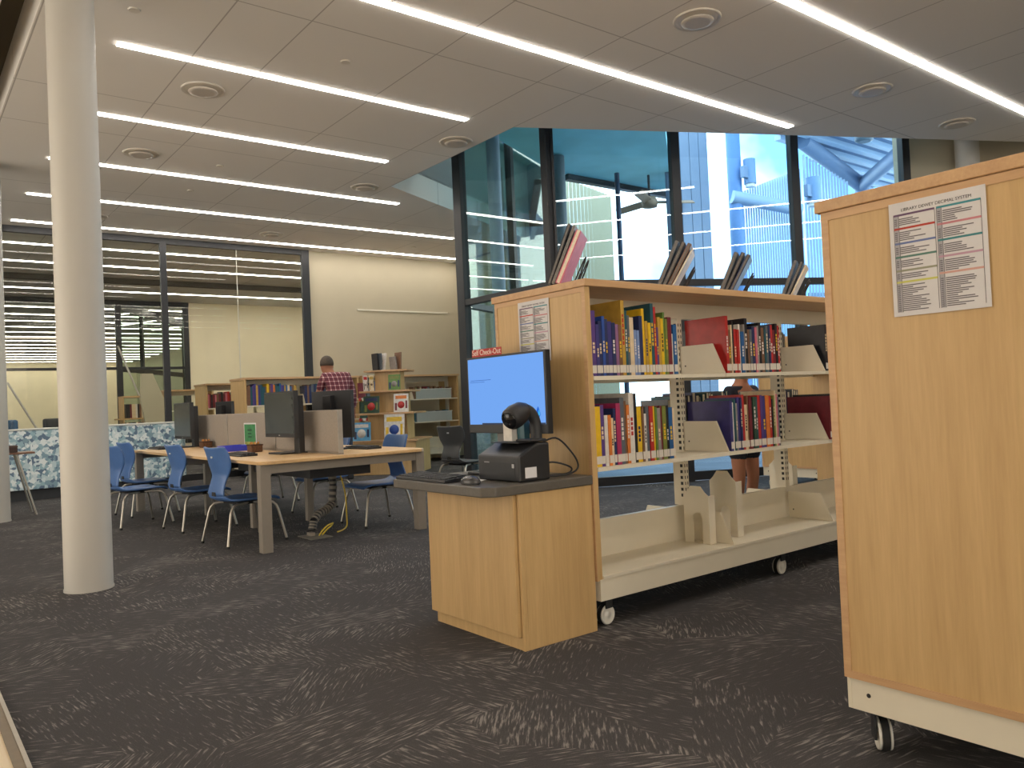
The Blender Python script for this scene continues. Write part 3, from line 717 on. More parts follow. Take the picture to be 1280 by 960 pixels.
cb.tube(smooth([(2.17, 2.64, .72), (2.25, 2.63, .725), (2.30, 2.60, .71), (2.335, 2.60, .69), (2.31, 2.61, .671), (2.22, 2.66, .669)]), .004, 8)
tag(cb.build('cable', M_black), 'lower black cable curling on the countertop beside the printer', 'cable')

# ------------------------------------------------------------ shell chairs
def shell(prof, n=9, curve=.03):
    """prof: (x, z, halfwidth, dish) from top of back to front of seat"""
    vs = []; fs = []
    P = [Vector((a, b)) for a, b, *_ in prof]
    for i, (x, z, w, k) in enumerate(prof):
        d = (P[min(i+1, len(P)-1)]-P[max(i-1, 0)]).normalized(); nn = Vector((d.y, -d.x))  # normal in xz
        for j in range(n):
            t = -1+2*j/(n-1)
            off = k*(t*t)
            vs.append((x - nn.x*off*0 + off*abs(d.y), t*w, z + off*abs(d.x)))
    for i in range(len(prof)-1):
        for j in range(n-1): fs.append((i*n+j, i*n+j+1, (i+1)*n+j+1, (i+1)*n+j))
    return vs, fs
PROF = [(-.245, .74, .165, .02), (-.240, .727, .188, .032), (-.228, .68, .200, .042), (-.214, .62, .198, .042), (-.20, .57, .182, .034), (-.192, .535, .145, .024), (-.196, .50, .124, .018), (-.21, .455, .124, .014), (-.222, .41, .132, .012), (-.22, .375, .145, .01),
        (-.19, .345, .162, .006), (-.14, .33, .185, .012), (-.05, .326, .198, .016), (.06, .33, .203, .014), (.15, .338, .2, .008), (.2, .332, .192, .0), (.222, .318, .18, -.004)]
def chair(loc, rotz, label, group, shellm, s=1.0):
    t = thing('chair', label, 'chair', loc, rotz, group)
    vs, fs = shell(PROF)
    def mk(name, lo, hi):
        rows = list(range(lo, hi+1)); n = 9
        v2 = [vs[r*n+j] for r in rows for j in range(n)]
        f2 = [(i*n+j, i*n+j+1, (i+1)*n+j+1, (i+1)*n+j) for i in range(len(rows)-1) for j in range(n-1)]
        b = MB(); b.add(v2, f2, 0, True); o = b.build(name, shellm, t, fix=False)
        q = o.modifiers.new('thick', 'SOLIDIFY'); q.thickness = .02; q.offset = 0
        q = o.modifiers.new('soft', 'SUBSURF'); q.levels = 1; q.render_levels = 2
        return o
    bk = mk('backrest', 0, 9); mk('seat', 9, 16)
    MB().box(-.2335, -.2285, -.03, .03, .375, .405).build('grip_slot', M_slot, bk)
    MB().box(-.2405, -.236, -.014, .014, .66, .674).build('badge', mat('silver_badge', (190, 192, 196), .3, var=0), bk)
    for sx in (1, -1):
        for sy in (1, -1):
            lg_ = MB().tube([(.0+sx*.02, sy*.12, .310), (sx*.12, sy*.155, .308), (sx*.155, sy*.172, .300), (sx*.178, sy*.184, .275), (sx*.19, sy*.19, .24), (sx*.235, sy*.225, .012)], .0105, 10).build('leg', M_chrome, t)
            MB().cyl((sx*.2335, sy*.2245, .018), (sx*.236, sy*.226, 0), .0125, 10).build('foot_cap', M_rubber, lg_)
    MB().box(-.1, .1, -.13, .13, .300, .320).build('seat_mount', M_rubber, t)
    return t
GRP = 'blue shell chairs at the computer table'
chair((2.150, 6.195, 0), math.radians(6), 'blue plastic shell chair nearest the viewer on the left of the table', GRP, M_blue)
chair((2.145, 7.30, 0), math.radians(5), 'blue plastic shell chair second from the front on the left of the table', GRP, M_blue)
chair((1.80, 8.03, 0), math.radians(9), 'blue plastic shell chair pulled out farthest from the table, next to the column', GRP, M_blue)
chair((2.08, 8.84, 0), math.radians(7), 'blue plastic shell chair at far left corner of the table', GRP, M_blue)
chair((3.30, 6.18, 0), PI, 'blue plastic shell chair nearest on the right side of the table', GRP, M_blue)
chair((3.30, 7.25, 0), PI, 'blue plastic shell chair second on the right side of the table, legs seen beneath', GRP, M_blue)
chair((3.30, 8.65, 0), PI, 'blue plastic shell chair far on the right side of the table, legs seen beneath', GRP, M_blue)
bcp = at(579, 570, 9.0)
chair((bcp.x, bcp.y, 0), math.radians(14), 'dark grey shell chair standing behind the kiosk, left of its monitor', 'dark grey shell chairs', M_dkshell)

# ------------------------------------------------------------ computer table
TX0, TX1, TY0, TY1, TZ = 2.035, 3.40, 5.505, 9.21, .645
def table(y0, y1, label, near):
    t = thing('table', label, 'table', (0, 0, 0), 0, 'maple computer tables')
    t.location = ((TX0+TX1)/2, (y0+y1)/2, 0)
    hx, hy = (TX1-TX0)/2, (y1-y0)/2
    MB().prism([(-hx+.05, -hy), (hx-.05, -hy), (hx, -hy+.05), (hx, hy-.002), (-hx, hy-.002), (-hx, -hy+.05)] if near else [(-hx, -hy+.002), (hx, -hy+.002), (hx, hy-.05), (hx-.05, hy), (-hx+.05, hy), (-hx, hy-.05)], .620, .645).build('tabletop', M_desk, t, bevel=.004)
    a = MB(); i = .03
    yn = .036 if near else .008; yf = .008 if near else .036
    a.box(-hx+.088 if near else -hx+i, hx-.088 if near else hx-i, -hy+yn, -hy+yn+.03, .555, .6195).box(-hx+i if near else -hx+.088, hx-i if near else hx-.088, hy-yf-.03, hy-yf, .555, .6195).box(-hx+i+.35, -hx+i+.38, -hy+i+.03, hy-i-.03, .56, .6195).box(hx-i-.38, hx-i-.35, -hy+i+.03, hy-i-.03, .56, .6195)
    a.build('frame', M_greyp, t)
    MB().box(-.25, .25, -hy+.15, hy-.15, .48, .553).build('cable_tray', M_blackm, t)
    e = -1 if near else 1
    for x in (-hx+.012, hx-.087):
        y = -hy+.03 if near else hy-.105
        MB().box(x, x+.075, y, y+.075, 0, .6195).build('leg', M_greyp, t, bevel=.003)
    for x in (-.28, .22):
        y = hy-.55 if near else -hy+.72
        MB().box(x, x+.06, y, y+.06, 0, .555).build('leg', M_greyp, t, bevel=.003)
    return t
YM = 7.36
table(TY0, YM, 'near computer table with maple top and square grey legs', True)
table(YM, TY1, 'far computer table continuing behind the near one, maple top', False)
def screen(y0, y1, label, name='divider_screen', x=2.70, z1=.985):
    t = thing(name, label, 'divider', (x, (y0+y1)/2, .6452), 0, 'grey fabric divider screens')
    h = (y1-y0)/2
    MB().box(-.018, .018, -h+.006, h-.006, .012, z1-.6452).build('fabric_panel', M_part, t, bevel=.006)
    MB().box(-.02, .02, -h+.001, h-.001, 0, .0118).build('base_channel', M_greyp, t)
    MB().box(-.02, .02, -h+.001, -h+.0059, .0119, z1-.6452).build('edge_trim', mat('pale_edge', (170, 164, 154), .5), t)
    return t
screen(5.60, 6.85, 'grey fabric divider screen at the near end of the table')
screen(6.86, 8.11, 'middle grey divider screen carrying the green flyer')
screen(8.12, 9.15, 'grey divider screen at the far end of the table')
fy = thing('flyer', 'small green printed flyer on the grey divider screen', 'poster', (2.70-.0195, 7.47, .785))
MB().box(-.0012, 0, -.16, .16, -.115, .108).build('sheet', M_paper, fy)
MB().box(-.0022, -.0013, -.145, .145, -.07, .095).build('green_print', mat('green_print', (60, 132, 82), .7, var=.2, scale=25), fy)
MB().box(-.0022, -.0013, -.145, .145, -.103, -.071).build('landscape_print', mat('yellow_green_print', (150, 158, 70), .7, var=.4, scale=30), fy)
MB().box(-.003, -.0023, -.05, .06, .03, .05).box(-.003, -.0023, -.04, .05, .0, .015).box(-.003, -.0023, -.045, .045, -.03, -.016).build('text_rows', mat('dark_green_ink', (30, 84, 52), .7, var=0), fy)

def desk_monitor(x, y, face, label, w=.62, h=.37, z0=.08, tilt=0, rotz=0):
    t = thing('monitor', label, 'monitor', (x, y, .6452), rotz, 'desk monitors on the computer table')
    s = face   # screen looks toward face*X
    a, b = (0, .04) if s < 0 else (-.04, 0)
    bz = MB().box(a, b, -w/2, w/2, z0, z0+h).build('bezel', M_blackm, t, bevel=.004)
    e0, e1 = (-.0016, -.0002) if s < 0 else (.0002, .0016)
    MB().box(e0, e1, -w/2+.012, w/2-.012, z0+.03, z0+h-.012).build('screen', mat('dark_screen', (62, 66, 66), .25, var=.02), t)
    MB().box(e0, e1, -.012, .012, z0+.012, z0+.02).build('maker_mark', mat('grey_mark2', (150, 150, 150), .4, var=0), t)
    c0, c1 = (.042, .09) if s < 0 else (-.09, -.042)
    MB().box(c0, c1, -w/2+.02 if s < 0 else -.05, -w/2+.12 if s < 0 else .05, .012, z0+h-.04).build('stand_column', M_black, t, bevel=.004)
    MB().box(c0-.09, c1+.09, -.13, .13, 0, .012).build('stand_foot', M_black, t, bevel=.003)
    if tilt: bz.rotation_euler = (0, tilt, 0)
    return t
desk_monitor(2.50, 6.30, -1, 'dark switched-off monitor on the left side of the near table', .62, .37, .135)
desk_monitor(2.50, 9.02, -1, 'dark switched-off monitor at the far left end of the table', .60, .39, .09)
fm = atx(283, 507, 3.02)
desk_monitor(3.02, fm.y, 1, 'dark monitor back showing above the far divider screen', .34, .40, .08, 0, .2)
desk_monitor(3.02, 6.36, 1, 'large dark monitor back rising above the near divider, in front of the person', .48, .40, .10, 0, .3)
def keyboard2(x, y, label, rotz=0):
    t = thing('keyboard', label, 'keyboard', (x, y, .6452), rotz, 'keyboards on the computer table')
    MB().prism([(-.07, 0), (.07, 0), (.07, .02), (-.07, .012)], -.21, .21, 'y').build('case', M_black, t, bevel=.003)
    q = MB()
    for i in range(5):
        for j in range(14): q.box(-.06+i*.024, -.06+i*.024+.019, -.195+j*.028, -.195+j*.028+.023, .013+i*.0014, .021+i*.0014)
    q.build('keys', M_blackm, t)
keyboard2(2.25, 6.52, 'black keyboard in front of the near left monitor')
keyboard2(2.26, 9.0, 'black keyboard in front of the far left monitor')
keyboard2(3.16, 6.15, 'black keyboard on right side of the near table')
def basket(x, y, label):
    t = thing('pencil_basket', label, 'basket', (x, y, .6452), 0, 'brown pencil baskets on the table')
    MB().box(-.05, .05, -.06, .06, 0, .065).build('body', mat('brown_weave', (98, 66, 44), .8, var=.35, scale=80), t, bevel=.008)
    MB().box(-.053, .053, -.063, .063, .055, .068).build('rim', mat('brown_rim', (70, 46, 32), .8, var=.2), t, bevel=.004)
    q = MB(); r3 = random.Random(5)
    for i in range(8): q.cyl((-.035+.01*i, r3.uniform(-.04, .04), .06), (-.035+.01*i+.005, r3.uniform(-.04, .04), .085), .005, 8)
    q.build('pencils', mat('pencil_orange', (204, 140, 70), .6, var=.2, scale=60), t)
basket(2.52, 6.92, 'small brown pencil basket beside the near monitor')
basket(2.60, 8.55, 'small brown pencil basket on the far table left of the blue tray')
t = thing('tray', 'bright blue shallow plastic tray on the far table below the flyer', 'tray', (2.50, 7.40, .6452))
MB().prism([(-.10, 0), (.10, 0), (.12, .05), (.105, .05), (.09, .008), (-.09, .008), (-.105, .05), (-.12, .05)], -.105, .105, 'y').build('base', mat('bright_blue_plastic', (62, 74, 206), .35, var=.04), t)
MB().prism([(-.095, .0), (.095, .0), (.115, .05), (-.115, .05)], -.11, -.1051, 'y').prism([(-.095, .0), (.095, .0), (.115, .05), (-.115, .05)], .1051, .11, 'y').build('end_wall', MATS['bright_blue_plastic'], t)
# cables, sleeve, floor box
fb = thing('floor_box', 'square grey floor outlet box on the carpet under the table', 'outlet', (2.61, 5.93, 0))
MB().box(-.09, .09, -.13, .13, 0, .006).build('cover', mat('steel_cover', (132, 128, 120), .5, .3), fb)
MB().box(-.03, .01, .02, .09, .006, .03).build('flap', M_greyp, fb)
slv = MB()
spt = [(2.61, 5.985, .045), (2.63, 6.0, .11), (2.70, 6.05, .16), (2.79, 6.1, .175), (2.855, 6.13, .22), (2.87, 6.13, .36), (2.865, 6.13, .478)]
fine = []
for i in range(len(spt)-1):
    for k_ in range(6): fine.append(Vector(spt[i]).lerp(Vector(spt[i+1]), k_/6))
for i in range(len(fine)-1): slv.cyl(fine[i], fine[i+1], .034 if i % 2 else .03, 12, i % 2)
tag(slv.build('cable_sleeve', [M_black, mat('pale_sleeve', (128, 122, 112), .8)]), 'striped black and grey cable sleeve rising from floor box to table', 'cable sleeve')
yel = mat('yellow_cable', (214, 184, 60), .5, var=.03)
for i, pts in enumerate(([(2.63, 5.90, .012), (2.65, 5.86, .06), (2.70, 5.88, .085), (2.76, 5.92, .09)], [(2.66, 5.91, .012), (2.69, 5.88, .055), (2.735, 5.91, .07), (2.77, 5.955, .075)], [(2.80, 5.93, .014), (2.88, 6.0, .012), (2.945, 6.06, .03), (2.955, 6.075, .10), (2.95, 6.08, .30), (2.91, 6.09, .478)])):
    tag(MB().tube(smooth(pts), .006, 8).build('cable', yel), ('short yellow cable leaving the floor box, nearer', 'short yellow cable leaving the floor box, farther', 'long yellow cable climbing beside the striped cable sleeve')[i], 'cable', 'yellow data cables under the table')

# ------------------------------------------------------------ patterned service counter and far-left things
t = thing('service_counter', 'long service counter clad in blue and white triangle pattern before the glass wall', 'counter', (1.95, 11.76, 0))
MB().prism([(-1.75, .0), (1.28, .0), (1.40, .20), (1.40, .58), (-1.75, .58)], .135, .885, 'z').build('patterned_front', M_tri, t, bevel=.01)
MB().prism([(-1.72, .06), (1.25, .06), (1.34, .22), (1.34, .55), (-1.72, .55)], 0, .134, 'z').build('toe_base', M_blackm, t)
MB().prism([(-1.77, -.01), (1.29, -.01), (1.42, .19), (1.42, .60), (-1.77, .60)], .8855, .905, 'z').build('worktop', mat('pale_worktop', (206, 206, 200), .4), t, bevel=.004)
sd = thing('side_table', 'small brown side table with angled steel legs by the far left column', 'table', (1.06, 10.10, 0))
MB().box(-.22, .17, -.2, .2, .655, .675).build('top', wood('walnut_top', (108, 74, 56), (132, 92, 70), axis='X'), sd, bevel=.003)
for sx, sy in ((1, 1), (1, -1), (-1, 1), (-1, -1)):
    MB().cyl((.0+sx*.04-.03, sy*.12, .655), (sx*.19-.02, sy*.17, 0), .012, 10).build('leg', M_chrome, sd)
bx = thing('box', 'dark brown flat box on the small side table', 'box', (.98, 10.10, .6755))
MB().box(-.15, .10, -.12, .12, 0, .065).build('body', mat('dark_brown_box', (66, 48, 42), .6), bx, bevel=.004)
MB().box(-.153, .103, -.123, .123, .05, .072).build('lid', mat('dark_brown_lid', (80, 60, 52), .6), bx, bevel=.004)
def office_chair(loc, rotz, label, col):
    t = thing('office_chair', label, 'office chair', loc, rotz, 'office chairs behind the counter')
    MB().box(-.24, .24, -.24, .24, .45, .52).build('seat', col, t, bevel=.03)
    MB().box(-.26, -.19, -.22, .22, .55, 1.03).build('backrest', col, t, bevel=.03)
    for s in (-1, 1):
        MB().tube([(-.1, s*.25, .47), (-.1, s*.29, .5), (-.1, s*.29, .7), (.15, s*.29, .71)], .018, 8).build('armrest', M_black, t)
    MB().cyl((0, 0, .08), (0, 0, .45), .025, 12).build('post', M_black, t)
    for i in range(5):
        a = 2*PI*i/5
        MB().cyl((0, 0, .08), (.28*math.cos(a), .28*math.sin(a), .05), .018, 8).cyl((.28*math.cos(a), .28*math.sin(a)-.012, .025), (.28*math.cos(a), .28*math.sin(a)+.012, .025), .025, 12).build('foot', M_black, t)
cpos = aty(27, 540, 14.2); office_chair((cpos.x, 14.2, 0), .5, 'blue-backed office chair behind the patterned counter', mat('blue_office_fabric', (70, 108, 150), .8))
cpos = aty(50, 540, 15.2); office_chair((cpos.x, 15.2, 0), 2.4, 'dark office chair behind the patterned counter, nearer the column', mat('dark_office_fabric', (60, 62, 66), .8))
# sloping white wing panel and two slanting rods beyond the glass
YW = 14.8
pts = [aty(x, y, YW) for x, y in ((177, 467), (191, 467), (206, 500))]
pts += [Vector((pts[2].x, YW, 0)), Vector((pts[2].x-.18, YW, 0)), aty(176, 500, YW)]
tag(MB().prism([(q.x, q.z) for q in pts], YW, YW+.08, 'y').build('wing_panel', M_wall), 'sloping white wing panel standing behind the patterned counter', 'panel')
a = aty(147, 432, YW); b = aty(190, 531, YW); b.z = max(b.z, .0)
e0 = a + (b-a)*((a.z-.0)/(a.z-b.z)) if a.z != b.z else b
for (u0, u1, lb) in (((147, 432), (192, 536), 'slanting white brace rod left of the white wing panel'), ((9, 478), (46, 536), 'slanting white brace rod seen left of the big column')):
    a = aty(*u0, 16.15); b = aty(*u1, 16.15); e0 = a + (b-a)*(a.z/(a.z-b.z))
    tag(MB().cyl(a, e0, .018, 10).build('brace_rod', M_white), lb, 'rod', 'white slanting brace rods')

# ------------------------------------------------------------ back-of-room bookcases
Hb = 1.507
bookcase((4.198, 11.86, 0), 'distant maple bookcase before the back glass wall, left of the person', bays=2, D=.62, far=True)
bookcase((6.16, 11.86, 0), 'distant white shelving run against the beige back wall', bays=2, D=.62, far=True)
bookcase((4.268, 13.93, 0), 'distant bookcase beyond the back glass, lower in view beside the first', bays=2, D=.62, far=True)
bookcase((4.40, 17.0, 0), 'farthest low bookcase beyond the glass behind the far monitor', bays=1, D=.62, far=True)
bookcase((7.0, 4.25, 0), 'maple bookcase behind the middle one, seen through its lower shelf gap', bays=1)
cols = list(PAL)
def farrow(x0, y, z, wmax, where, group, h0=.2, h1=.29, cs=None, w0=.022, w1=.042):
    sp = []; tot = 0
    while True:
        w_ = rnd.uniform(w0, w1)
        if tot + w_ > wmax or len(sp) >= 30: break
        sp.append((rnd.choice(cs or cols), rnd.uniform(h0, h1), w_)); tot += w_+.0008
    row(x0, y, z, sp, where, group, -1, False)
g = 'books on the distant bookcases'
warm = ['orange', 'yellow', 'red', 'indigo', 'purple', 'cream', 'brown', 'blue', 'maroon', 'gold', 'teal']
farrow(4.24, 11.885, ZS1, .80, 'on upper shelf of glass-wall bookcase', g, .26, .33, warm)
farrow(5.16, 11.885, ZS1, .82, 'on upper shelf just left of person', g, .24, .32, ['grey', 'dark green', 'slate grey', 'navy', 'brown', 'teal'])
farrow(4.24, 11.885, ZS2, .6, 'on lower shelf of glass-wall bookcase', g, .22, .28, ['brown', 'cream', 'gold', 'maroon'])
farrow(4.31, 13.955, ZS1, .8, 'on upper shelf beyond the glass', g, .22, .28, ['maroon', 'brown', 'red', 'pink', 'cream', 'black'])
farrow(4.31, 13.955, ZS2, .4, 'on lower shelf beyond the glass', g, .2, .26, ['black', 'brown', 'navy'])
farrow(6.21, 11.885, ZS1, .35, 'on upper shelf beside display tower', g, .22, .3, ['navy', 'blue', 'grey', 'maroon'])
farrow(7.12, 11.885, ZS1, .8, 'on upper shelf by beige wall', g, .15, .22, ['brown', 'maroon', 'cream', 'slate grey', 'olive', 'teal'])
farrow(6.21, 11.885, ZS2, .4, 'on lower shelf beside display tower', g, .22, .3, ['teal', 'navy', 'olive', 'black'])
farrow(7.12, 11.885, ZS2, .8, 'on lower shelf by beige wall', g, .14, .2, ['slate grey', 'brown', 'teal', 'navy'])
# angled acrylic sign fronts hung on the wall shelving
for z_, lb_ in ((ZS1, 'upper'), (ZS2, 'lower')):
    t = thing('acrylic_panel', 'pale grey acrylic panel standing on %s shelf by beige wall' % lb_, 'display panel', (7.52, 11.872, z_+.001), 0, 'acrylic panels on the wall shelving')
    MB().box(-.36, .36, 0, .004, 0, .17).build('sheet', mat('pale_grey_acrylic', (176, 182, 180), .2, var=.02), t)
    MB().box(-.37, .37, -.004, 0, .16, .172).build('rim', mat('pale_rim', (206, 208, 204), .3, var=0), t)
# clear acrylic display fronts along the wall shelving
# small bookshelf with slanted books beyond the glass
t = thing('display_bookcase', 'small maple bookcase with leaning books beyond the glass, above the patterned counter', 'bookcase', (0, 0, 0))
q0 = aty(155, 500, 15.6); q1 = aty(181, 500, 15.6); t.location = (q0.x, 15.6, 0); ww = q1.x-q0.x
zt = aty(165, 497, 15.6).z
fr = MB().box(-.02+.0, .0, 0, .35, 0, zt).box(ww, ww+.02, 0, .35, 0, zt*.93)
fr.build('side_panels', M_maple, t)
MB().box(-.02, ww+.02, -.02, .37, zt, zt+.03).build('top', M_mapleH, t)
for i, z in enumerate((.12, .62, .95)): MB().box(-.1, ww+.1, 0, .34, z, z+.025).build('shelf', M_maple, t)
for i in range(9):
    for lv, z in enumerate((.646, .976)):
        c = rnd.choice(['black', 'maroon', 'cream', 'teal', 'brown', 'white'])
        x = q0.x + .03 + i*(ww-.06)/9
        book(x+.02, 15.62, z, .03, .25, .18, c, '%s book, %s from the left on %s shelf of small bookcase beyond glass' % (c, ORD[i], ('lower', 'upper')[lv]), 'books in the small bookcase beyond the glass', -1, False)

# ------------------------------------------------------------ stepped wooden display tower
tx, ty = 5.955, 10.62
TA = math.radians(-45.8)
t = thing('display_tower', 'stepped maple display tower with face-out picture books behind the table', 'display stand', (tx, ty, 0), TA)
lev = [(0, .36, .66), (.37, .62, .52), (.64, .92, .42), (.94, 1.22, .36), ]
def tier(z, w, d, h): 
    MB().box(-w/2, w/2, -d/2, d/2, z, z+h).build('shelf_board', M_mapleH, t, bevel=.003)
MB().box(-.475, .475, -.42, .42, 0, .47).build('base_box', M_maple, t, bevel=.004)
tier(.4705, 1.02, .90, .028)
MB().box(-.30, .30, -.2, .2, .499, .868).build('core', M_maple, t)
tier(.8685, .90, .72, .026)
MB().box(-.26, .26, -.16, .16, .895, 1.195).build('core', M_maple, t)
tier(1.1955, .78, .58, .026)
MB().box(-.19, .19, -.13, .13, 1.222, 1.50).build('core', M_maple, t)
tier(1.5005, .66, .44, .026)
def local(x, y, z):
    a = TA; return (tx + x*math.cos(a)-y*math.sin(a), ty + x*math.sin(a)+y*math.cos(a), z)
def cover(x, y, z, w, h, cols_, label, rz=0, lean=-.12):
    o = thing('picture_book', label, 'book', local(x, y, z), TA+rz, 'face-out books on the display tower')
    T = Matrix.Rotation(lean, 4, 'X')
    MB().box(-w/2, w/2, 0, .014, .002, h, 0, T).build('cover', bm_(cols_[0]), o)
    MB().box(-w/2+.003, w/2-.001, .002, .012, .001, h-.002, 0, T).build('pages', M_page, o)
    k_ = MB(); k_.box(-w*.38, w*.38, -.001, -.0002, h*.72, h*.9, 0, T); k_.build('title_band', bm_(cols_[1]), o)
    k_ = MB(); k_.lathe([(.001, -.001), (w*.24, -.0008), (w*.24, -.0002), (.001, -.0002)], (0, 0, h*.4), 16, 0, 'y', T=T); k_.build('cover_picture', bm_(cols_[2]), o)
    for a0, a1, z0, z1 in ((-.42, -.28, .1, .5), (.3, .42, .2, .62)): MB().box(w*a0, w*a1, -.001, -.0002, h*z0, h*z1, 0, T).build('cover_shape', bm_(cols_[3]), o)
cover(-.33, -.43, .4995, .27, .27, ('sky blue', 'white', 'white', 'navy'), 'light blue picture book face out at lower left of the display tower', 0)
cover(.16, -.43, .4995, .30, .37, ('white', 'yellow', 'royal blue', 'yellow'), 'white and yellow picture book face out at lower right of the tower', 0)
cover(-.20, -.33, .895, .24, .25, ('dark green', 'navy', 'red', 'olive'), 'dark green and red picture book face out on the middle tier', 0)
cover(.25, -.33, .895, .22, .27, ('white', 'orange', 'red', 'maroon'), 'white, orange and red picture book face out on the middle tier', 0)
cover(.14, -.26, 1.222, .18, .23, ('green', 'olive', 'grey', 'navy'), 'green picture book face out on the upper tier of the tower', 0)
cover(-.20, -.25, 1.222, .07, .24, ('cream', 'gold', 'brown', 'gold'), 'narrow cream picture book on the upper tier of the tower', .5)
cover(-.30, -.22, 1.222, .07, .24, ('white', 'red', 'grey', 'black'), 'narrow white picture book at left of the upper tier', .6)
for i, (x, c, ln, lb) in enumerate(((-.16, 'black', -.05, 'black book standing at left on the tower top'), (-.12, 'slate grey', .02, 'grey book standing second on the tower top'), (-.07, 'white', .16, 'white book leaning third on the tower top'), (.12, 'grey', -.1, 'grey book leaning at right on the tower top'), (.18, 'brown', .06, 'brown book standing rightmost on the tower top'))):
    p_ = local(x, .0, 1.527)
    book(p_[0], p_[1], p_[2]+.004, .02, .26 if i != 3 else .2, .18, c, lb, 'books standing on the display tower top', -1, False, lean=ln)
# small letter tiles on the front of the base
for i, (c, px) in enumerate((('white', .12), ('slate grey', .19), ('white', .26), ('yellow', .36))):
    p_ = local(px, -.421, .30)
    o = MB().box(-.03, .03, -.004, 0, -.045, .045).build('letter_tile', bm_(c), None, p_, TA)
    MB().box(-.014, -.004, -.005, -.0041, -.03, .03).box(.004, .014, -.005, -.0041, -.03, .02).build('letter_mark', bm_('navy'), o)
    tag(o, '%s letter tile on front of the display tower base, %s from the left' % (c, ORD[i]), 'letter tile', 'letter tiles on the display tower')
# spinner of paperbacks left of the tower
SY = 11.60; SX = aty(458, 500, SY).x
t = thing('book_spinner', 'wire book spinner with red and white price strips left of the display tower', 'book rack', (SX, SY, 0))
MB().cyl((0, 0, 0), (0, 0, .03), .22, 20).build('base', M_blackm, t)
MB().cyl((0, 0, .03), (0, 0, 1.30), .02, 12).build('pole', M_metalw, t)
for z in (.45, .80, 1.12):
    MB().box(-.24, .24, -.20, .20, z, z+.012).build('tray', M_metalw, t)
    q = MB()
    for i in range(8): q.box(-.24+.06*i, -.24+.06*i+.045, -.203, -.2001, z-.03, z+.015, i % 2)
    q.build('price_strip', [bm_('red'), bm_('white')], t)
for i, (z, x, c, h) in enumerate(((1.1325, -.14, 'maroon', .24), (1.1325, .0, 'slate grey', .2), (1.1325, .14, 'blue', .26), (.8125, -.12, 'dark green', .26), (.8125, .02, 'slate grey', .24), (.8125, .15, 'navy', .27), (.4625, -.12, 'gold', .25), (.4625, .03, 'indigo', .26), (.4625, .16, 'black', .25))):
    book(SX+x, SY-.14, z, .11, h, .05, c, '%s face-out book in the wire spinner, %s tray' % (c, ('upper', 'middle', 'lower')[i//3]), 'books in the wire spinner', -1, False)

# ------------------------------------------------------------ people
def skin(name, pts, edges, m, parent, sub=2):
    me = bpy.data.meshes.new(name); names = list(pts)
    me.from_pydata([pts[k][0] for k in names], [(names.index(a), names.index(b)) for a, b in edges], []) if False else me.from_pydata([pts[k][0] for k in names], [(names.index(a), names.index(b)) for a, b in edges], [])
    me.materials.append(m)
    o = bpy.data.objects.new(name, me); C.objects.link(o); o.parent = parent
    s = o.modifiers.new('skin', 'SKIN'); s.use_smooth_shade = True
    sv = me.skin_vertices[0].data
    for i, k in enumerate(names):
        r = pts[k][1]; sv[i].radius = (r, r) if not isinstance(r, tuple) else r
        sv[i].use_root = (i == 0)
    q = o.modifiers.new('sub', 'SUBSURF'); q.levels = sub; q.render_levels = sub
    return o
def hand(P, E, wname, wrist, d, side, s=1.0):
    """five curled fingers rooted in a palm; d = pointing direction, side = thumb side vector"""
    w = Vector(wrist); d = Vector(d).normalized(); sd = Vector(side).normalized(); nn = d.cross(sd).normalized()
    P[wname+'palm'] = (w + d*.05*s, (.032*s, .018*s)); E.append((wname, wname+'palm'))
    for i, (o, ln) in enumerate(((.03, .07), (.01, .078), (-.01, .074), (-.03, .058))):
        a = w + d*.09*s + sd*o*s; b = a + d*ln*.55*s + nn*.012*s; c = b + d*ln*.4*s + nn*.03*s
        P[wname+'f%da' % i] = (a, .0095*s); P[wname+'f%db' % i] = (b, .0088*s); P[wname+'f%dc' % i] = (c, .0075*s)
        E += [(wname+'palm', wname+'f%da' % i), (wname+'f%da' % i, wname+'f%db' % i), (wname+'f%db' % i, wname+'f%dc' % i)]
    a = w + d*.035*s + sd*.04*s; b = a + d*.03*s + sd*.022*s + nn*.012*s
    P[wname+'t0'] = (a, .012*s); P[wname+'t1'] = (b, .009*s); E += [(wname+'palm', wname+'t0'), (wname+'t0', wname+'t1')]
def face_bits(root, c, fwd, s, hairc, tilt=0):
    """ears, nose, eyes, mouth and hair round a head centred at c (local, forward fwd)"""
    c = Vector(c); f = Vector(fwd).normalized(); r = f.cross(Vector((0, 0, 1))).normalized(); u = r.cross(f)
    R = Matrix((r, f, u)).transposed().to_4x4(); R.translation = c
    def ell(name, ctr, rad, m, n=16):
        k_ = 10; b = MB(); prof = [(max(.001, math.sin(PI*i/k_)), -math.cos(PI*i/k_)) for i in range(k_+1)]
        T = R @ Matrix.Translation(ctr) @ Matrix.Diagonal((*rad, 1))
        b.lathe(prof, n=n, T=T); return b.build(name, m, root)
    hb = MB(); k_ = 12
    T = R @ Matrix.Translation((0, -.018*s, .022*s)) @ Matrix.Rotation(math.radians(28), 4, 'X') @ Matrix.Diagonal((.086*s, .108*s, .108*s, 1))
    prof = [(max(.001, math.sin(PI*i/k_)), -math.cos(PI*i/k_)) for i in range(k_//2-1, k_+1)]
    hb.lathe([(.7, prof[0][1])]+prof, n=24, T=T); hb.build('hair', hairc, root)
    for sx in (-1, 1):
        ell('eye', (sx*.032*s, .086*s, .01*s), (.012*s, .008*s, .007*s), mat('eye_dark', (40, 30, 26), .3, var=0))
    ell('mouth', (0, .088*s, -.052*s), (.022*s, .008*s, .006*s), mat('lip', (150, 84, 76), .6, var=0))
base = at(424, 500, 11.15); base.z = 0
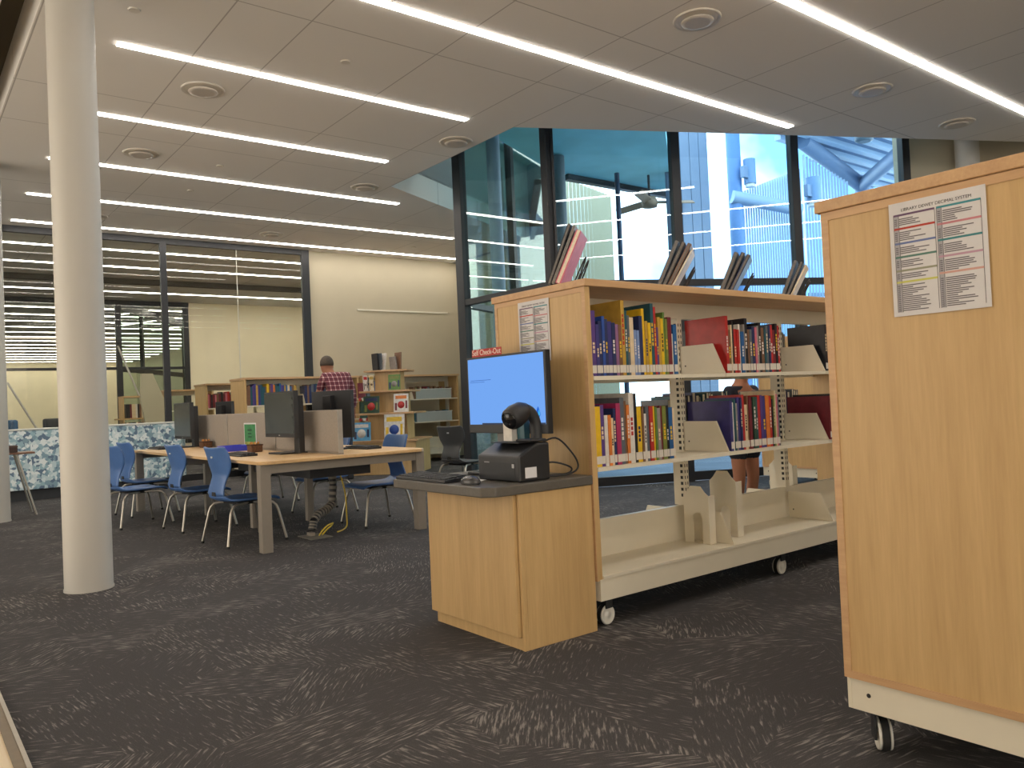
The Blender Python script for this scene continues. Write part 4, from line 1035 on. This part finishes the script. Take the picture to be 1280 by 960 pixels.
man = thing('person', 'person in red and white plaid shirt and dark jeans bending over, back turned', 'person', base, -math.radians(25.5)+.15)
P = {'pelvis': ((0, 0, .96), (.13, .095)), 'waist': ((0, .04, 1.10), (.13, .095)), 'chest': ((-.02, .12, 1.32), (.15, .10)), 'neck0': ((-.04, .20, 1.42), .062), 'neck': ((-.06, .265, 1.465), .056),
     'chin': ((-.085, .33, 1.50), (.068, .076)), 'head': ((-.10, .345, 1.565), (.078, .094)), 'crown': ((-.11, .335, 1.635), (.06, .07)),
     'nose': ((-.11, .43, 1.51), .014), 'earl': ((-.182, .34, 1.55), .016), 'earr': ((-.02, .33, 1.55), .016),
     'sl': ((-.175, .125, 1.405), .058), 'el': ((-.255, .20, 1.16), .043), 'wl': ((-.22, .43, 1.09), .028),
     'sr': ((.145, .125, 1.405), .058), 'er': ((.215, .10, 1.14), .043), 'wr': ((.225, .20, .93), .028),
     'hl': ((-.09, 0, .90), .088), 'kl': ((-.10, .03, .50), .058), 'al': ((-.10, -.02, .09), .038), 'tl': ((-.115, .13, .035), .034),
     'hr': ((.09, 0, .90), .088), 'kr': ((.10, .03, .50), .058), 'ar': ((.10, -.02, .09), .038), 'tr': ((.115, .13, .035), .034)}
E = [('pelvis', 'waist'), ('waist', 'chest'), ('chest', 'neck0'), ('neck0', 'neck'), ('neck', 'chin'), ('chin', 'head'), ('head', 'crown'), ('head', 'nose'), ('head', 'earl'), ('head', 'earr'),
     ('chest', 'sl'), ('sl', 'el'), ('el', 'wl'), ('chest', 'sr'), ('sr', 'er'), ('er', 'wr'),
     ('pelvis', 'hl'), ('hl', 'kl'), ('kl', 'al'), ('al', 'tl'), ('pelvis', 'hr'), ('hr', 'kr'), ('kr', 'ar'), ('ar', 'tr')]
P2_, E2_ = dict(P), list(E)
hand(P2_, E2_, 'wl', P['wl'][0], (.2, .9, -.1), (.9, -.2, .2)); hand(P2_, E2_, 'wr', P['wr'][0], (0, .5, -.9), (-.9, .2, 0))
skin('body', P2_, E2_, M_skin, man)
def sub(keys, add): return {k_: (P[k_][0], tuple(x+add for x in P[k_][1]) if isinstance(P[k_][1], tuple) else P[k_][1]+add) for k_ in keys}
sh = sub(['chest', 'waist', 'pelvis', 'neck0', 'sl', 'sr', 'el', 'er'], .018)
sh['hem'] = ((0, -.004, .865), (.150, .112)); sh['er'] = ((.212, .10, 1.16), .054); sh['wr2'] = ((.224, .18, .97), .042); sh['el'] = ((-.24, .185, 1.21), .056)
skin('shirt', sh, [('chest', 'waist'), ('waist', 'pelvis'), ('pelvis', 'hem'), ('chest', 'neck0'), ('chest', 'sl'), ('sl', 'el'), ('chest', 'sr'), ('sr', 'er'), ('er', 'wr2')], M_plaid, man)
je = sub(['pelvis', 'hl', 'hr', 'kl', 'kr', 'al', 'ar'], .014); je['pelvis'] = ((0, 0, .95), (.136, .1))
skin('jeans', je, [('pelvis', 'hl'), ('hl', 'kl'), ('kl', 'al'), ('pelvis', 'hr'), ('hr', 'kr'), ('kr', 'ar')], M_jeans, man)
for s in (-1, 1): MB().prism([(s*.105-.045, -.07), (s*.105+.045, -.07), (s*.11+.05, .12), (s*.11+.02, .18), (s*.11-.02, .18), (s*.11-.05, .12)], .0, .075).build('shoe', M_black, man, bevel=.02)
face_bits(man, (-.10, .345, 1.57), (-.15, .85, -.5), 1.08, mat('grey_brown_hair', (78, 66, 56), .75, var=.25, scale=60))
man.scale = (1.02, 1.02, 1.02)
# child behind the middle bookcase
cp = aty(931, 580, 3.58)
kid = thing('person', 'person with bare legs in dark clothes standing behind the middle bookcase', 'person', (cp.x, 3.58, 0), PI)
s = .72
P = {'pelvis': ((0, 0, .66), (.10, .075)), 'waist': ((0, 0, .76), (.095, .07)), 'chest': ((0, .0, .93), (.115, .078)), 'neck': ((0, 0, 1.06), .04), 'chin': ((0, .02, 1.11), (.055, .06)), 'head': ((0, .015, 1.17), (.066, .078)), 'crown': ((0, 0, 1.235), (.048, .058)),
     'nose': ((0, .1, 1.155), .012), 'earl': ((-.075, 0, 1.16), .013), 'earr': ((.075, 0, 1.16), .013),
     'sl': ((-.135, 0, .99), .042), 'el': ((-.19, -.02, .80), .031), 'wl': ((-.19, .10, .66), .021), 'sr': ((.135, 0, .99), .042), 'er': ((.19, -.02, .80), .031), 'wr': ((.19, .10, .66), .021),
     'hl': ((-.075, 0, .62), .066), 'kl': ((-.082, .01, .36), .045), 'cl': ((-.082, -.01, .25), .043), 'al': ((-.082, -.015, .07), .028), 'tl': ((-.09, .09, .028), .026),
     'hr': ((.075, 0, .62), .066), 'kr': ((.082, .01, .36), .045), 'cr': ((.082, -.01, .25), .043), 'ar': ((.082, -.015, .07), .028), 'tr': ((.09, .09, .028), .026)}
E = [('pelvis', 'waist'), ('waist', 'chest'), ('chest', 'neck'), ('neck', 'chin'), ('chin', 'head'), ('head', 'crown'), ('head', 'nose'), ('head', 'earl'), ('head', 'earr'), ('chest', 'sl'), ('sl', 'el'), ('el', 'wl'), ('chest', 'sr'), ('sr', 'er'), ('er', 'wr'),
     ('pelvis', 'hl'), ('hl', 'kl'), ('kl', 'cl'), ('cl', 'al'), ('al', 'tl'), ('pelvis', 'hr'), ('hr', 'kr'), ('kr', 'cr'), ('cr', 'ar'), ('ar', 'tr')]
P2_, E2_ = dict(P), list(E)
hand(P2_, E2_, 'wl', P['wl'][0], (0, .6, -.8), (.9, .1, 0), s); hand(P2_, E2_, 'wr', P['wr'][0], (0, .6, -.8), (-.9, .1, 0), s)
skin('body', P2_, E2_, M_skin, kid)
M_dk = mat('dark_navy_cotton', (34, 36, 48), .9, var=.1)
sh = sub(['chest', 'waist', 'pelvis', 'sl', 'sr'], .014); sh['el'] = ((-.175, -.012, .86), .045); sh['er'] = ((.175, -.012, .86), .045); sh['nk'] = ((0, 0, 1.02), .055)
skin('shirt', sh, [('chest', 'waist'), ('waist', 'pelvis'), ('chest', 'nk'), ('chest', 'sl'), ('sl', 'el'), ('chest', 'sr'), ('sr', 'er')], M_dk, kid)
so = {'pelvis': ((0, 0, .665), (.112, .088)), 'hl': ((-.078, 0, .60), .08), 'kl': ((-.084, .01, .47), .072), 'hr': ((.078, 0, .60), .08), 'kr': ((.084, .01, .47), .072)}
skin('shorts', so, [('pelvis', 'hl'), ('hl', 'kl'), ('pelvis', 'hr'), ('hr', 'kr')], M_dk, kid)
for q in (-1, 1): MB().prism([(q*.085-.035, -.06), (q*.085+.035, -.06), (q*.09+.038, .09), (q*.09, .13), (q*.09-.038, .09)], .0, .055).build('shoe', M_blackm, kid, bevel=.015)
face_bits(kid, (0, .015, 1.165), (0, 1, 0), .85, mat('black_hair', (34, 28, 26), .7, var=.2))

# ------------------------------------------------------------ outside the tall windows
M_out = mat('blue_grey_steel', (112, 138, 170), .5, .2, var=.04, scale=4)
M_side = mat('slate_metal_siding', (104, 124, 148), .5, .1, var=.05, scale=3)
def tealm(): return mat('teal_soffit_paint', (150, 226, 236), .7, var=.08, scale=2)
ZT = 5.2
ya = atz(575, 193, ZT).y
YS = ya
# teal porch ceiling (far edge runs along X from the end of the angled glazing)
ZT = 4.6
YS = atz(707, 218, ZT).y
xr = aty(841, 244, YS).x
K3 = G + U*1.40 + Vector((.06, .1))
so = MB().prism([(5.85, 6.72), (5.85, 8.27), (P2.x+.05, P2.y-.12), (P2.x+.12, YS), (xr, YS), (K3.x, K3.y)], ZT, ZT+.15).build('porch_ceiling', tealm())
tag(so, 'teal porch ceiling outside the tall blue windows', 'porch ceiling')
MB().box(P2.x+.12, xr, YS-.06, YS+.06, ZT-.09, ZT+.001).build('edge_beam', M_frame, so)
def post_at(px, py, d, r, label, m_, z1):
    q = at(px, py, d)
    t = thing('steel_column', label, 'column', (q.x, q.y, -.02))
    MB().cyl((0, 0, 0), (0, 0, z1), r, 24).build('shaft', m_, t)
    MB().box(-r*1.6, r*1.6, -r*1.6, r*1.6, 0, .03).build('base_plate', m_, t)
    return q
post_at(621, 300, 9.9, .085, 'pale blue steel column seen through the left window pane', mat('pale_blue_steel', (146, 166, 190), .5, var=.03), ZT)
post_at(699, 260, 11.9, .11, 'grey steel column just right of the glazed corner', mat('grey_steel', (92, 104, 108), .5, var=.03), ZT)
post_at(773, 260, 13.0, .04, 'thin dark blue post behind the second window pane', mat('dark_blue_steel', (44, 66, 96), .5, var=.03), 5.18)
def ribs(c0, c1, z0, z1, n, name, label, m_, z1b=None, duty=.5):
    """row of upright corrugation ribs between plan points"""
    t = MB(); d = (c1-c0); L = d.length; ang = math.atan2(d.y, d.x); p_ = L/n
    for i in range(n):
        zt_ = z1 if z1b is None else z1 + (z1b-z1)*(i+.5)/n
        t.prism([(i*p_, 0), (i*p_+p_*duty*.5, -.05), (i*p_+p_*duty, 0)], z0, zt_)
    o = t.build(name, m_, None, (c0.x, c0.y, 0), ang); tag(o, label, 'screen')
    MB().box(0, L, .0, .04, z0+.4, z0+.47).box(0, L, .0, .04, (z0+z1)/2, (z0+z1)/2+.07).build('rail', M_out, o)
    return o
M_corr = mat('pale_corrugated_sheet', (196, 190, 158), .5, var=.04)
q0 = at(709, 300, 15.0); q1 = at(766, 300, 16.5)
ribs(Vector((q0.x, q0.y)), Vector((q1.x, q1.y)), -.02, at(735, 232, 15.6).z, 13, 'corrugated_screen', 'pale corrugated screen behind the second window pane', M_corr, None, .7)
# siding block
def panel_block(px0, px1, d0, d1, z1, name, label, cat, m_, n):
    a = at(px0, 300, d0); b = at(px1, 300, d1); dv = Vector((b.x-a.x, b.y-a.y)); L = dv.length
    t = thing(name, label, cat, (a.x, a.y, -.02), math.atan2(dv.y, dv.x))
    MB().box(0, L, .0595, .1, 0, z1).build('backing', M_side, t)
    for i in range(n): MB().box(L*i/n+.012, L*(i+1)/n-.012, 0, .059, 0, z1).build('siding_panel', m_, t, bevel=.004)
    return t
panel_block(842, 890, 13.0, 14.2, 9, 'siding_wall', 'slate blue metal siding wall outside the third window pane', 'siding wall', M_side, 4)
qc = post_at(921, 280, 15.0, .13, 'tall blue steel column outside the third window pane', mat('bright_blue_steel', (92, 136, 190), .5, var=.03), 9)
def wall_lamp(px, y0, y1, d, label, w=.11):
    a = at(px, y1, d); b = at(px, y0, d)
    t = thing('wall_lamp', label, 'outdoor lamp', (a.x, a.y, a.z), 0, 'outdoor column lamps')
    h = b.z-a.z
    MB().cyl((0, 0, .06), (0, 0, h), w, 20).build('housing', mat('blue_grey_housing', (104, 142, 184), .4, var=.02), t)
    MB().cyl((0, 0, .0), (0, 0, .0599), w*.8, 20).build('lens', mat('pale_lens', (220, 226, 224), .3, var=0), t)
    MB().box(-w-.12, -w+.02, -.04, .04, h*.3, h*.7).build('bracket', M_out, t)
wall_lamp(938, 199, 234, 14.9, 'blue cylindrical lamp on the tall blue column outside')
wall_lamp(1018, 222, 258, 14.2, 'blue cylindrical lamp outside behind the fourth window pane', .13)
a0 = at(928, 262, 15.2); b0 = at(1003, 262, 15.6)
M_corr2 = mat('white_blue_corrugated', (170, 196, 222), .5, var=.04)
ribs(Vector((a0.x, a0.y)), Vector((b0.x, b0.y)), -.02, at(930, 240, 15.2).z, 24, 'corrugated_screen', 'bright corrugated screen outside the third window pane', M_corr2, at(1003, 211, 15.6).z, .5)
a1 = at(1006, 262, 15.6); b1 = at(1062, 262, 16.0)
ribs(Vector((a1.x, a1.y)), Vector((b1.x, b1.y)), -.02, at(1006, 192, 15.6).z, 15, 'corrugated_screen', 'bright corrugated screen outside the fourth window pane', M_corr2, at(1062, 228, 16).z, .5)
tag(MB().cyl(at(915, 246, 14.9), at(1000, 262, 15.2), .12, 16).build('steel_beam', mat('pale_blue_beam', (150, 178, 208), .5, var=.03)), 'pale blue horizontal beam outside in front of the corrugated screen', 'beam')
# canopy
ZK = 6.0
cp_ = [atz(972, 166, ZK), atz(1006, 186, ZK), atz(1080, 236, ZK), atz(1160, 226, ZK)]
far = atz(1160, 226, ZK)
poly = [(cp_[0].x, cp_[0].y), (cp_[1].x, cp_[1].y), (cp_[2].x, cp_[2].y), (far.x, far.y), (far.x+2, far.y-5), (atz(1180, 130, ZK).x, atz(1180, 130, ZK).y), (atz(960, 120, ZK).x, atz(960, 120, ZK).y)]
cn = MB().prism(poly, ZK, ZK+.2).build('canopy', M_out); tag(cn, 'blue steel canopy roof with ribbed underside outside the right window', 'canopy')
xs = [p_[0] for p_ in poly]; 
yy = min(p_[1] for p_ in poly)
def inside(x, y):
    c_ = False; n_ = len(poly)
    for i in range(n_):
        (x1, y1), (x2, y2) = poly[i], poly[(i+1) % n_]
        if (y1 > y) != (y2 > y) and x < (x2-x1)*(y-y1)/(y2-y1)+x1: c_ = not c_
    return c_
rb = MB()
y = yy+.2
while y < max(p_[1] for p_ in poly):
    seg = None; x = min(xs)
    while x < max(xs):
        if inside(x, y) and seg is None: seg = x
        if (not inside(x, y)) and seg is not None:
            rb.box(seg, x, y, y+.14, ZK-.10, ZK); seg = None
        x += .1
    if seg is not None: rb.box(seg, max(xs), y, y+.14, ZK-.10, ZK)
    y += .42
rb.build('underside_ribs', mat('pale_rib', (176, 202, 226), .4, var=.02), cn)
j = at(1077, 232, 18.2)
MB().cyl(atz(1003, 176, ZK-.12), (j.x, j.y, j.z), .16, 12).build('edge_girder', M_out, cn)
MB().cyl(at(1133, 184, 14.5), (j.x, j.y, j.z), .15, 12).build('branch_girder', M_out, cn)
MB().cyl((j.x, j.y, -.02), (j.x, j.y, j.z+.1), .15, 16).build('support_column', M_out, cn)
q = at(1080, 173, 13.6)
t = thing('pendant_lamp', 'round dark lamp hanging under the canopy outside the right window', 'outdoor lamp', (q.x, q.y, q.z-.06))
MB().lathe([(.10, 0), (.145, .02), (.15, .1), (.12, .14)], n=24).build('shade', mat('grey_lamp_shade', (90, 108, 122), .4), t)
MB().cyl((0, 0, .14), (0, 0, ZK-q.z+.06), .02, 8).build('rod', M_frame, t)
# ceiling fan under the porch
q = at(812, 253, 13.2)
t = thing('ceiling_fan', 'brown ceiling fan under the porch seen through the second window', 'fan', (q.x, q.y, q.z))
MB().lathe([(.02, -.1), (.12, -.08), (.14, 0), (.1, .08), (.03, .1)], n=20).build('hub', mat('brown_fan', (160, 138, 114), .6), t)
MB().cyl((0, 0, .1), (0, 0, max(.2, ZT-q.z)), .02, 8).build('rod', M_frame, t)
for i in range(3):
    a_ = -.55 + i*2*PI/3
    T = Matrix.Rotation(a_, 4, 'Z') @ Matrix.Rotation(.5, 4, 'X')
    MB().box(.12, .75, -.07, .07, -.008, .008, 0, T).build('blade', MATS['brown_fan'], t, bevel=.004)
# ------------------------------------------------------------ sky
w = bpy.data.worlds.new('world'); sc.world = w; w.use_nodes = True
n, l = w.node_tree.nodes, w.node_tree.links
bg = n['Background']
tc = n.new('ShaderNodeTexCoord'); nz = n.new('ShaderNodeTexNoise'); nz.inputs['Scale'].default_value = 3.2; nz.inputs['Detail'].default_value = 5
l.new(tc.outputs['Generated'], nz.inputs['Vector'])
r = n.new('ShaderNodeValToRGB'); r.color_ramp.elements[0].position = .37; r.color_ramp.elements[1].position = .50
r.color_ramp.elements[0].color = (.16, .40, .68, 1); r.color_ramp.elements[1].color = (1, 1, 1, 1)
l.new(nz.outputs['Fac'], r.inputs[0]); l.new(r.outputs[0], bg.inputs['Color'])
bg.inputs['Strength'].default_value = 4.6

# ------------------------------------------------------------ view
sc.view_settings.view_transform = 'Standard'; sc.view_settings.look = 'None'; sc.view_settings.gamma = 1; sc.view_settings.use_curve_mapping = False
sc.view_settings.exposure = 0.08
sc.cycles.max_bounces = 10; sc.cycles.transparent_max_bounces = 24; sc.cycles.diffuse_bounces = 6
